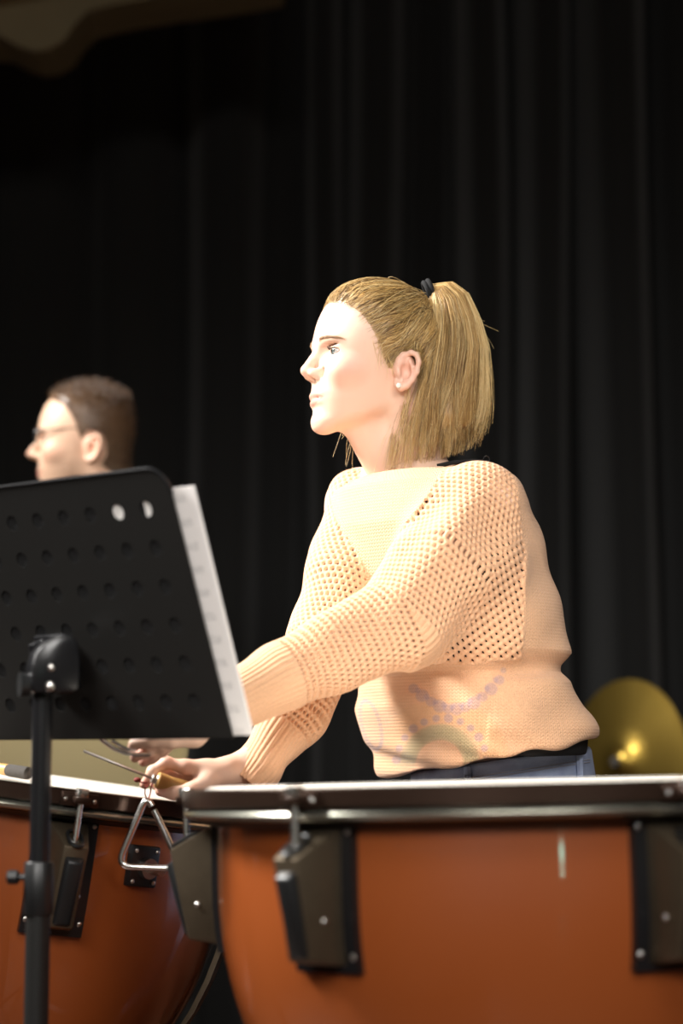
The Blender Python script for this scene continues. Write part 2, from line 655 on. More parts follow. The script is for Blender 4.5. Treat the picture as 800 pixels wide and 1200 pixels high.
def curtain():
    """heavy black drape: broad flat pleats with deep valleys, drawn along its plan outline"""
    D = 6.15
    # (photo column at which a pleat is centred, half width in columns, depth in metres)
    pl = [(-330, 70, .12), (-190, 60, .1), (-70, 50, .08), (40, 44, .05), (150, 48, .05), (262, 42, .08), (330, 18, .03), (384, 18, .07), (437, 24, .08),
          (500, 20, .04), (564, 23, .13), (638, 27, .14), (723, 38, .16), (806, 30, .07), (900, 46, .12), (1000, 46, .12), (1110, 50, .13), (1240, 60, .12)]
    xs = np.arange(-4.45, 4.45, 0.0125)
    zs = np.linspace(0.015, 4.75, 46)
    X, Z = np.meshgrid(xs, zs, indexing='ij')
    Y = np.full_like(X, D)
    for c, w, dep in pl:
        cx = (c - 400) / FPX * D
        hw = w / FPX * D
        wob = 0.012 * np.sin(Z * 1.3 + c) + 0.02 * (Z / 4.7 - 0.4) * math.sin(c * 1.7)
        u = (X - cx - wob) / (hw * (1 + 0.10 * np.sin(Z * 0.9 + c * .3)))
        Y -= 1.9 * dep * np.exp(-np.abs(u) ** 4) * (1 + .10 * np.cos(u * 1.2))
    edge = (np.abs(X - 0.15) > 2.25)
    Y -= np.where(edge, 0.06 * np.sin(X * 17 + 0.4 * np.sin(Z)), 0)
    Y += 0.006 * np.sin(X * 60 + Z * 2.0) * np.sin(Z * 0.8 + X * 3)
    n, m = X.shape
    V = np.stack([X, Y, Z], -1).reshape(-1, 3)
    i = (np.arange(n - 1)[:, None] * m + np.arange(m - 1)[None]).ravel()
    Fq = np.stack([i, i + m, i + m + 1, i + 1], 1)
    o = np_mesh('stage_curtain', V, Fq, M['curtain'])
    s = o.modifiers.new('cloth', 'SOLIDIFY'); s.thickness = 0.006; s.offset = 1
    return tag(o, 'heavy black pleated stage curtain hanging across the back', 'curtain')


curtain()
rail = empty('curtain_rail', (0, 6.15, 4.77))
tag(rail, 'black steel rail carrying the stage curtain', 'rail')
world_child(MB().tube([(-4.6, 6.15, 4.785), (4.6, 6.15, 4.785)], 0.02).obj('rail_tube', M['black_metal']), rail)
for x in (-4, -2, 0, 2, 4):
    world_child(MB().tube([(x, 6.15, 4.78), (x, 6.15, 5.2)], 0.012, 8).obj('hanger', M['black_metal']), rail)


def beam():
    """plaster-fronted border beam whose underside shows in the upper corner"""
    a, b = P(-260, 95, 5.4), P(330, -45, 5.4)
    d = b - a
    up = np.array([0, 0, 1.0])
    o = MB()
    poly = [P(x, y, 5.4) for x, y in ((-420, 60), (-250, 74), (-120, 46), (-40, 40), (0, 42), (22, 54), (40, 60), (58, 57), (74, 48), (88, 28), (104, 12), (150, 2), (200, -6), (262, -14), (330, -26))]
    top = [poly[-1] + np.array([0, 0, .9]), poly[0] + np.array([0, 0, .9])]
    o.prism(poly + top, (0, 0, 0), (0, 0.22, 0))
    a, b = P(-420, 70, 5.38), P(330, -60, 5.38)
    ob = o.obj('trim_1', M['beam'], None, smooth=False)
    tag(ob, kind='structure')
    ob2 = MB()
    ob2.prism([a, b, b + (0, 0, .05), a + (0, 0, .05)], (0, -0.05, 0), (0, 0.03, 0))
    o2 = ob2.obj('moulding', M['maple'], ob, smooth=False, bevel=0.006)


beam()


def reflection_panel():
    """white two-leaf panel added out of view so that the kettles mirror a pale shape"""
    a, m, b = np.array([-.92, 1.38, 0]), np.array([-.62, 1.02, 0]), np.array([-.34, .60, 0])
    o = None
    for p, q in ((a, m), (m, b)):
        d = (q - p) / np.linalg.norm(q - p)
        n = np.array([-d[1], d[0], 0]) * .012
        p2, q2 = p + d * .004, q - d * .004
        g = MB().hexa([p2 - n, q2 - n, q2 + n, p2 + n, p2 - n + (0, 0, 0.8), q2 - n + (0, 0, 0.8), q2 + n + (0, 0, 0.8), p2 + n + (0, 0, 0.8)])
        ob = g.obj('reflection_leaf' if o is None else 'panel', M['paper'], o, smooth=False)  # unseen leaf, added only for its reflection in the bowls
        if o is None:
            o = tag(ob, kind='structure')


reflection_panel()
lampm = NT('glint_lamp_glass').set(Emission_Color=(0.45, 1.0, 0.8, 1), Emission_Strength=14.0).m  # green glowing boxes added behind the camera for glints on the near kettle
struct('glint_lamp_1_offscreen', (1.38, -4.62, .68), (1.58, -4.585, .75), lampm)
struct('glint_lamp_2_offscreen', (1.40, -4.62, .605), (1.54, -4.585, .64), lampm)


# ================================================================== timpani
def timpano(x, y, H, R, Rb, roll, lug0, label, struts, gauge=None):
    root = empty('timpani_drum', (x, y, 0))
    tag(root, label, 'timpani', None)
    K = Matrix.Translation((0, 0, H)) @ Matrix.Rotation(roll, 4, 'Y') @ Matrix.Rotation(math.radians(-0.8), 4, 'X')

    def put(o, ang=None):
        o.parent = root
        o.matrix_local = K if ang is None else K @ Matrix.Rotation(ang, 4, 'Z')
        return o

    # bowl
    prof = []
    for i in range(5):
        prof.append((Rb, -0.040 - 0.078 * i / 4))
    for i in range(1, 25):
        q = math.pi / 2 * i / 24
        prof.append((max(Rb * math.cos(q) ** 0.92, 0.03), -0.118 - 0.40 * math.sin(q)))
    inner = [(max(r - 0.008, 0.02), z + (0.006 if z < -0.2 else 0)) for r, z in prof[::-1]]
    put(MB().lathe(prof + inner, 128, close=True).obj('bowl', M['kettle'], root))
    # lip of the bowl, collar blackened to stand for the shadow gap, hoop, head
    lp = [(R - 0.012 + 0.011 * math.cos(a), -0.0325 + 0.0068 * math.sin(a)) for a in np.linspace(0, 2 * math.pi, 13)[:-1]]
    lp2 = [(R - 0.017, -0.038), (R - 0.010, -0.040), (Rb + 0.006, -0.047), (Rb - 0.004, -0.047), (Rb - 0.004, -0.038)]
    put(MB().lathe(lp, 128, close=True).obj('bowl_lip', M['lip'], root))
    put(MB().lathe(lp2, 128, close=True).obj('collar', M['black_metal'], root))
    hp = [(R, -0.005), (R, -0.0235), (R - 0.002, -0.025), (R - 0.006, -0.025), (R - 0.006, -0.012), (R - 0.022, -0.010), (R - 0.022, -0.004), (R - 0.002, -0.003)]
    put(MB().lathe(hp, 128, close=True).obj('hoop', M['hoop'], root))
    hd = [(0.0005, 0.0), (0.1, 0.0), (R - 0.034, -0.0005), (R - 0.028, -0.002), (R - 0.022, -0.0065), (R - 0.022, -0.010), (R - 0.036, -0.006), (0.0005, -0.004)]
    put(MB().lathe(hd, 128, close=True).obj('drum_head', M['head'], root))
    # six tuning brackets, meshes shared
    meshes = timpano.cache.get((R, Rb))
    first = None
    for i in range(6):
        ang = math.radians(lug0 + 60 * i)
        if first is None:
            br = lug(R, Rb, root)
            first = br
        else:
            br = copy_tree(first, root)
        br.parent = root
        br.matrix_local = K @ Matrix.Rotation(ang, 4, 'Z')
    # frame
    zb = H - 0.52
    f = MB()
    f.lathe([(0.05, zb + 0.02), (0.09, zb + 0.01), (0.09, 0.16), (0.20, 0.13), (0.20, 0.10), (0.05, 0.10)], 40, close=True)
    f.obj('pedestal', M['black_metal'], root)
    b = MB().lathe([(0.14, 0.10), (0.30, 0.10), (0.32, 0.115), (0.30, 0.13), (0.14, 0.13)], 64, close=True)
    b.obj('base_ring', M['black_metal'], root)
    for k in range(3):
        a = math.radians(90 + 120 * k)
        c = np.array([math.cos(a) * 0.31, math.sin(a) * 0.31, 0])
        w = MB()
        w.tube([c + (0, -0.012, 0.04), c + (0, 0.012, 0.04)], 0.04, 20)
        w.tube([c + (0, 0, 0.04), c + (0, 0, 0.115)], 0.012, 10)
        w.obj('caster', M['black_plastic'], root)
    for a, top in struts:
        a = math.radians(a)
        dr = np.array([math.sin(a), -math.cos(a), 0])
        pts = []
        for q in np.linspace(0, 1, 14):
            z = -top + (top - 0.60) * q if False else -top - (0.74 - top) * q
            rb = Rb * max(0.0, math.cos(math.asin(min(1, max(0, (-z - 0.118) / 0.40))))) ** 0.92 if -z > 0.118 else Rb
            rr = max(rb + 0.012, 0.24)
            pts.append(dr * rr + np.array([0, 0, z]))
        s = MB()
        tg = np.array([math.cos(a), math.sin(a), 0])
        for i in range(len(pts) - 1):
            p, q = pts[i], pts[i + 1]
            s.hexa([p - tg * .022, p + tg * .022, p + tg * .022 + dr * .008, p - tg * .022 + dr * .008,
                    q - tg * .022, q + tg * .022, q + tg * .022 + dr * .008, q - tg * .022 + dr * .008])
        put(s.obj('strut', M['bracket'], root, smooth=False))
    p = MB()
    p.hexa([(-.06, .20, .03), (.06, .20, .03), (.06, .46, .03), (-.06, .46, .03), (-.06, .20, .12), (.06, .20, .12), (.06, .46, .05), (-.06, .46, .05)])
    p.obj('pedal', M['black_metal'], root, bevel=0.006)
    if gauge is not None:
        a, z = gauge
        g = MB().box((-0.024, -Rb - 0.010, z - 0.028), (0.024, -Rb + 0.012, z + 0.028))
        go = put(g.obj('gauge_socket', M['black_plastic'], root, bevel=0.003), math.radians(a))
        k = MB().tube([(0.002, -Rb - 0.008, z - 0.002), (0.002, -Rb - 0.02, z - 0.002)], 0.014, 20).tube([(0.002, -Rb - 0.02, z - 0.002), (0.002, -Rb - 0.045, z - 0.002)], 0.007, 12)
        k.obj('socket_knob', M['steel'], go)
        s = MB()
        for sx in (-.018, .018):
            for sz in (-.021, .021):
                MBs = MB().ball((sx, -Rb - 0.0105, z + sz), (0.0032, 0.002, 0.0032), 8, 6)
                MBs.obj('screw', M['steel'], go)
    return root


timpano.cache = {}


def copy_tree(o, parent):
    c = o.copy()
    COL.objects.link(c)
    c.parent = parent
    for ch in [x for x in bpy.data.objects if x.parent == o]:
        cc = ch.copy()
        COL.objects.link(cc)
        cc.parent = c
        cc.matrix_parent_inverse = ch.matrix_parent_inverse.copy()
    return c


def lug(R, Rb, root):
    """tuning bracket, outward = -Y, rim top at z = 0"""
    def rb(z):
        return Rb if -z < 0.118 else Rb * math.cos(math.asin((-z - 0.118) / 0.40)) ** 0.92
    zt, zo, zo2, zi2 = -0.040, -0.076, -0.184, -0.192
    wi, wo = 0.030, 0.017
    ro, ro2 = Rb + 0.066, Rb + 0.044
    # housing: wedge with sloping top
    i0, i1 = -(Rb - 0.004), -(rb(zi2) - 0.004)
    V = [(-wi, i0, zt), (wi, i0, zt), (wo, -ro, zo), (-wo, -ro, zo), (-wi, i1, zi2), (wi, i1, zi2), (wo, -ro2, zo2), (-wo, -ro2, zo2)]
    b = MB().add(V, [(0, 1, 2, 3), (4, 7, 6, 5), (0, 3, 7, 4), (1, 5, 6, 2), (3, 2, 6, 7), (0, 4, 5, 1)])
    br = b.obj('tuning_bracket', M['bracket'], root, bevel=0.0035, angle=25)
    # flange against the bowl
    fw = 0.043
    f = MB()
    zz = np.linspace(zt + 0.004, zi2 - 0.006, 7)
    for q in range(6):
        a0, a1 = zz[q], zz[q + 1]
        f.hexa([(-fw, -rb(a0) + .010, a0), (fw, -rb(a0) + .010, a0), (fw, -rb(a0) - .007, a0), (-fw, -rb(a0) - .007, a0),
                (-fw, -rb(a1) + .010, a1), (fw, -rb(a1) + .010, a1), (fw, -rb(a1) - .007, a1), (-fw, -rb(a1) - .007, a1)])
    f.obj('flange', M['black_gloss'], br, smooth=False)
    # black spine down the outer edge
    V = [(-.014, -ro + .004, zo - .012), (.014, -ro + .004, zo - .012), (.010, -ro - .007, zo - .020), (-.010, -ro - .007, zo - .020),
         (-.014, -ro2 + .004, zo2 + .002), (.014, -ro2 + .004, zo2 + .002), (.010, -ro2 - .006, zo2 + .004), (-.010, -ro2 - .006, zo2 + .004)]
    MB().add(V, [(0, 1, 2, 3), (4, 7, 6, 5), (0, 3, 7, 4), (1, 5, 6, 2), (3, 2, 6, 7), (0, 4, 5, 1)]).obj('spine', M['black_plastic'], br, bevel=0.004)
    # slot on the sloping top
    sl = (zo - zt) / (ro - Rb)
    yc = -(R + 0.008)
    zc = zt + sl * (-yc - Rb)
    ring = []
    for a in np.linspace(0, 2 * math.pi, 21)[:-1]:
        ey = 0.013 * math.sin(a) + (0.004 if math.sin(a) > 0 else -0.004)
        ring.append((0.0095 * math.cos(a), yc + ey, zc + 0.003 - sl * ey * 1.0))
    MB().tube(ring, 0.0026, 8, closed=True).obj('slot_rim', M['black_plastic'], br)
    # rod, bolt head, claw on the hoop
    MB().tube([(0, yc, -0.010), (0, yc, zc - 0.012)], 0.0042, 12).obj('tension_rod', M['chrome'], br)
    MB().box((-.0075, yc - .0075, -.014), (.0075, yc + .0075, -.001)).obj('bolt_head', M['chrome'], br, bevel=0.0015)
    c = MB().box((-.011, yc - .011, -.021), (.011, -R + .004, -.012)).box((-.026, -R - .004, -.025), (.026, -R + .003, -.007))
    c.obj('hoop_claw', M['hoop'], br, bevel=0.002)
    for sx in (-1, 1):
        MB().ball((sx * .020, -R - .004, -.0165), (.003, .0018, .003), 8, 6).obj('screw', M['steel'], br)
        MB().ball((sx * .037, -Rb - .0075, zt - 0.010), (.0034, .002, .0034), 8, 6).obj('screw', M['steel'], br)
        MB().ball((sx * .037, -rb(zi2) - .0075, zi2 + 0.012), (.0042, .0024, .0042), 8, 6).obj('screw', M['steel'], br)
        q = Vector((sx * (wi + wo) / 2, -(Rb + 0.030), -0.142))
        MB().ball((q.x - sx * 0.001, q.y, q.z), (.0022, .0036, .0036), 8, 6).obj('screw', M['steel'], br)
    return br


timpano(0.21, 2.50, 0.916, 0.40, 0.36, math.radians(-1.3), 20.5,
        'orange-brown timpani drum in front of the woman, its rim nearly level', [(60, .46), (180, .2), (-60, .46)])
timpano(-0.495, 3.10, 0.917, 0.39, 0.345, math.radians(7.6), 23,
        'orange-brown timpani drum tilted to one side behind the music stand pole', [(84, .17), (200, .2), (-40, .2)], gauge=(43, -0.096))


# ================================================================== music stand
HZ = np.array([0.76, -0.65, 0.0]); HZ /= np.linalg.norm(HZ)
NH = np.array([-HZ[1] * -1, 0, 0])
NH = np.array([-0.65, -0.76, 0.0]); NH /= np.linalg.norm(NH)
T_ = math.radians(20.6)
UP = math.cos(T_) * np.array([0, 0, 1.0]) + math.sin(T_) * NH
NRM = np.cross(UP, HZ)
if NRM[1] < 0: NRM = -NRM                       # towards the player
CELL = 0.0468
BR = P(273, 866, 2.40)                          # lower corner of the desk


def dk(s, u, n=0.0):
    """desk coordinates: s cells... metres left of the near edge, u metres up, n towards the player"""
    return BR - HZ * s + UP * u + NRM * n


def music_stand():
    base = P(42, 1100, 2.475)
    root = empty('music_stand', (base[0], base[1], 0))
    tag(root, 'black perforated music stand holding sheet music beside the drums', 'music stand')
    nx, ny, c, r, th = 10, 6, CELL, 0.0096, 0.0016
    Wd, Ht = (nx + 1) * c, (ny + 1) * c
    g = MB()
    N = 16
    sq = []
    for k in range(N):
        a = 2 * math.pi * (k + 0.0) / N
        x, y = math.cos(a), math.sin(a)
        m = max(abs(x), abs(y))
        sq.append((x / m * c / 2, y / m * c / 2))
    for i in range(nx):
        for j in range(ny):
            cx, cy = (i + 1) * c, (j + 1) * c
            V = []
            for n in (0.0, th):
                V += [dk(cx + q[0], cy + q[1], n) for q in sq]
                V += [dk(cx + r * math.cos(2 * math.pi * k / N), cy + r * math.sin(2 * math.pi * k / N), n) for k in range(N)]
            Fc = []
            for k in range(N):
                k2 = (k + 1) % N
                Fc += [(k, k2, N + k2, N + k), (2 * N + k, 3 * N + k, 3 * N + k2, 2 * N + k2), (N + k, N + k2, 3 * N + k2, 3 * N + k)]
            g.add(V, Fc)
    # solid border, rounded at the two upper corners
    R0 = 0.032
    inn, out = [], []
    seg = 12
    def arc(cx, cy, a0):
        return [(cx + R0 * math.cos(a0 + q * math.pi / 2), cy + R0 * math.sin(a0 + q * math.pi / 2)) for q in np.linspace(0, 1, seg)]
    outer = arc(Wd - R0, Ht - R0, 0) + arc(R0, Ht - R0, math.pi / 2) + [(0, 0), (Wd, 0)]
    h2 = c / 2
    innr = [(Wd - h2, Ht - h2)] * seg + [(h2, Ht - h2)] * seg + [(h2, h2), (Wd - h2, h2)]
    n = len(outer)
    V = [dk(*q, 0) for q in outer] + [dk(*q, 0) for q in innr] + [dk(*q, th) for q in outer] + [dk(*q, th) for q in innr]
    Fc = []
    for k in range(n):
        k2 = (k + 1) % n
        same = innr[k] == innr[k2]
        if same:
            Fc += [(k, k2, n + k), (2 * n + k2, 2 * n + k, 3 * n + k)]
        else:
            Fc += [(k, k2, n + k2, n + k), (2 * n + k2, 2 * n + k, 3 * n + k, 3 * n + k2)]
        Fc.append((k2, k, 2 * n + k, 2 * n + k2))
    g.add(V, Fc)
    d = world_child(g.obj('desk', M['black_metal'], None, smooth=False), root)
    # rolled top edge and ledge
    world_child(MB().tube([dk(q[0], q[1], th / 2) for q in outer[:2 * seg]], 0.0022, 8).obj('rolled_edge', M['black_gloss']), root)
    l = MB()
    l.hexa([dk(0, 0, 0), dk(Wd, 0, 0), dk(Wd, 0, .034), dk(.02, 0, .034), dk(0, .002, 0), dk(Wd, .002, 0), dk(Wd, .002, .034), dk(.02, .002, .034)])
    l.hexa([dk(.02, 0, .034), dk(Wd, 0, .034), dk(Wd, 0, .036), dk(.02, 0, .036), dk(.02, .014, .034), dk(Wd, .014, .034), dk(Wd, .014, .036), dk(.02, .014, .036)])
    world_child(l.obj('ledge', M['black_metal'], None, smooth=False), root)
    # tilt head
    sB, uB = 5.55 * c, 1.98 * c
    m = MB()
    m.obox(dk(sB, uB + .010, -.005), HZ * .028, UP * .036, NRM * .005)
    m.obox(dk(sB - .010, uB + .014, -.018), HZ * .006, UP * .028, NRM * .012)
    m.obox(dk(sB + .012, uB + .014, -.018), HZ * .006, UP * .028, NRM * .012)
    world_child(m.obj('hinge_plate', M['black_gloss'], None, bevel=0.003), root)
    c0 = P(62, 783, 2.462)
    ex = np.array([1.0, 0, 0]); ez = np.array([0, 0, 1.0]); ey = np.array([0, 1.0, 0])
    ex = np.array([0.94, 0.34, 0]); ey = np.array([-0.34, 0.94, 0])
    prof = [(-.028, -.030), (-.030, .0), (-.026, .016), (-.014, .030), (.002, .038), (.016, .040), (.026, .034), (.030, .012), (.030, -.022), (.022, -.030)]
    hs = MB().prism([c0 + ex * a + ez * b for a, b in prof], -ey * 0.016, ey * 0.018)
    h = world_child(hs.obj('tilt_head', M['black_gloss'], None, bevel=0.005), root)
    hk = MB().tube([c0 + ex * (-.028) - ez * .020, c0 + ex * (-.040) - ez * .020], [.013, .015], 14)
    k = hk.obj('tilt_knob', M['black_plastic'], h)
    for dx, dz, rr in ((-.006, .000, .0048), (-.007, -.022, .0062)):
        MB().ball(c0 + ex * dx + ez * dz - ey * .0165, (rr, .003, rr), 12, 8).obj('screw', M['steel'], h)
    # pole
    top = P(50, 812, 2.475)
    bot = np.array([base[0], base[1], 0.12])
    mid = P(39, 1040, 2.475)
    def at(z):
        q = (z - bot[2]) / (top[2] - bot[2])
        return bot + (top - bot) * q
    zc = mid[2]
    world_child(MB().tube([at(zc - 0.05), at(top[2] + 0.004)], 0.0122, 20).obj('upper_pole', M['black_gloss']), root)
    world_child(MB().tube([bot, at(zc)], 0.0148, 20).obj('lower_pole', M['black_metal']), root)
    cl = world_child(MB().tube([at(zc - .032), at(zc - .030), at(zc + .028), at(zc + .030)], [.0165, .0178, .0178, .0165], 24).obj('collar', M['black_plastic']), root)
    kc = at(zc + .012)
    MB().tube([kc - (.016, 0, 0), kc - (.024, 0, 0)], .004, 10).tube([kc - (.023, 0, 0), kc - (.026, 0, 0), kc - (.036, 0, 0), kc - (.038, 0, 0)], [.006, .0085, .0085, .006], 8).obj('clamp_knob', M['black_plastic'], cl)
    for k in range(3):
        a = math.radians(75 + 120 * k)
        dr = np.array([math.cos(a), math.sin(a), 0])
        f = MB().tube([bot + (0, 0, .04), bot + (0, 0, .02) + dr * .06, np.array([base[0], base[1], .012]) + dr * .30], [.012, .012, .010], 12)
        lg = world_child(f.obj('leg', M['black_metal']), root)
        MB().ball(np.array([base[0], base[1], .011]) + dr * .30, (.016, .016, .011)).obj('rubber_foot', M['black_plastic'], lg)
    return root


music_stand()


def slab(name, s0, s1, u0, u1, n0, n1, mat, skew=0.0):
    o = MB()
    q = [(s0, u0), (s1, u0), (s1 + skew, u1), (s0 + skew, u1)]
    V = np.array([dk(a, b, n0) for a, b in q] + [dk(a, b, n1) for a, b in q])
    Fq = np.array([(0, 3, 2, 1), (4, 5, 6, 7), (0, 1, 5, 4), (1, 2, 6, 5), (2, 3, 7, 6), (3, 0, 4, 7)])
    vec = np.array([(a - s0, b - u0, 0) for a, b in q] * 2)
    ob = np_mesh(name, V, Fq, mat, None, False, None, vec)
    return ob


slips = [((0.112, .284), (.030, .024)), ((0.062, .285), (.006, .023)), ((0.045, .284), (.0055, .012)), ((0.264, .205), (.012, .082))]
for k, ((s, u), (w, hh)) in enumerate(slips):
    pass
tag(slab('paper_slip', 0.078, 0.110, .266, .294, .0019, .0023, M['paper']), 'small white paper slip showing through the top row of desk holes', 'paper')
tag(slab('paper_slip', 0.040, 0.050, .268, .298, .0019, .0023, M['paper']), 'thin white paper marker behind the last top-row desk holes', 'paper')
tag(slab('paper_slip', 0.296, 0.312, .172, .258, .0019, .0023, M['paper'], 0.0), 'narrow white bookmark strip showing through two desk holes near the tilt head', 'paper')
fo = slab('music_folder', 0.012, 0.47, .002, .312, .0026, .0065, M['blackcloth'])
tag(fo, 'black music folder standing on the desk ledge behind the holes', 'folder')
sh = slab('sheet_music', -0.026, 0.205, .002, .300, .0068, .0092, M['sheet'], -0.004)
tag(sh, 'white sheet music sticking out past the edge of the music stand', 'sheet music')


# ================================================================== mallet lying on the tilted drum
def mallet():
    a, b = P(-28, 904, 2.86), P(33, 909, 2.80)
    z = lambda p: 0.9210 - math.tan(math.radians(7.6)) * (p[0] + 0.495)
    a[2] = z(a) + 0.0088
    b[2] = z(b) + 0.0088
    root = empty('drum_mallet', tuple(a))
    tag(root, 'wooden drum mallet lying on the tilted timpani head', 'mallet')
    d = (b - a) / np.linalg.norm(b - a)
    world_child(MB().tube([a - d * .16, a, a + (b - a) * .62], [.0055, .0065, .008], 12).obj('shaft', M['wood']), root)
    world_child(MB().tube([a + (b - a) * .6, a + (b - a) * .66, b, b + d * .003], [.0075, .0085, .0085, .005], 14).obj('grip', M['felt']), root)


mallet()


# ================================================================== bass drum and cymbals at the back
def bass_drum():
    c = P(6, 850, 3.80)
    R = 0.33
    c[2] = max(c[2], 0.62)
    root = empty('bass_drum', (c[0], c[1], 0))
    tag(root, 'large bass drum with a cream skin behind the music stand', 'bass drum')
    K = Matrix.Translation((0, 0, c[2])) @ Matrix.Rotation(math.radians(6), 4, 'Z') @ Matrix.Rotation(math.radians(90), 4, 'X')
    def put(o):
        o.parent = root; o.matrix_local = K; return o
    put(MB().lathe([(R - .014, -.13), (R - .006, -.13), (R - .006, .13), (R - .014, .13)], 96, close=True).obj('shell', M['maple']))
    for z in (-.135, .135):
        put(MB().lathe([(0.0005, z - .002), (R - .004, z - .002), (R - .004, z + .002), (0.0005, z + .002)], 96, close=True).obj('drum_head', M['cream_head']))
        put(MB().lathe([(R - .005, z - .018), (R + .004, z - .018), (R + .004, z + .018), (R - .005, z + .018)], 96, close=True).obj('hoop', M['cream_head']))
    for k in range(8):
        a = 2 * math.pi * (k + .5) / 8
        q = np.array([math.cos(a), math.sin(a), 0]) * (R + .010)
        put(MB().tube([q + (0, 0, -.14), q + (0, 0, .14)], .004, 8).obj('tension_rod', M['steel']))
    for sx in (-1, 1):
        l = MB().tube([(sx * .30, -.15, 0.012), (sx * .30, 0, c[2] - .24), (sx * .30, .15, 0.012)], .014, 10)
        l.obj('stand_leg', M['black_metal'], root)
    MB().tube([(-.30, 0, c[2] - .24), (-.1, 0, c[2] - R - .012), (.1, 0, c[2] - R - .012), (.30, 0, c[2] - .24)], .014, 10).obj('cradle', M['black_metal'], root)


bass_drum()


def cymbal(px, py, D, r, nx, label):
    c = P(px, py, D)
    root = empty('crash_cymbal', (c[0] + 0.16, c[1] + 0.09, 0))
    tag(root, label, 'cymbal')
    n = Vector((-nx, -math.sqrt(1 - nx * nx), 0.04)).normalized()
    prof = [(0.004, .030), (.012, .0295), (.026, .024), (.036, .012), (.042, .008), (.09, .0035), (.15, .0), (r, -.004)]
    prof2 = [(a, z - .0016) for a, z in prof[::-1]]
    o = MB().lathe(prof + prof2, 96, close=True).obj('cymbal_disc', M['cymbal'], root)
    o.matrix_local = Matrix.Translation(Vector(c) - root.location) @ n.to_track_quat('Z', 'Y').to_matrix().to_4x4()
    back = Vector(c) - n * 0.14 - root.location
    st = MB().tube([Vector(c) + n * .045 - root.location, back], .004, 10).obj('mounting_rod', M['steel'], root)
    w = MB().tube([Vector(c) + n * .031 - root.location, Vector(c) + n * .040 - root.location], .012, 14).obj('felt_washer', M['felt'], root)
    MB().tube([back, (back.x, back.y, 0.1)], .011, 12).obj('stand_pole', M['black_metal'], root)
    for k in range(3):
        a = math.radians(20 + 120 * k)
        MB().tube([(back.x, back.y, .14), (back.x + .24 * math.cos(a), back.y + .24 * math.sin(a), .010)], .009, 10).obj('leg', M['black_metal'], root)


cymbal(733, 893, 5.0, 0.200, 0.80, 'bronze cymbal whose bell shows beside the woman in the sweater')
cymbal(612, 900, 5.32, 0.215, 0.78, 'bronze cymbal almost wholly hidden behind the woman in the sweater')

# ================================================================== people
def rot_z(yaw):
    c, s = math.cos(yaw), math.sin(yaw)
    return np.array([[c, -s, 0], [s, c, 0], [0, 0, 1.0]])


EX, EY, EZ = .0670, .0365, -.0112                 # centre of the eyeball


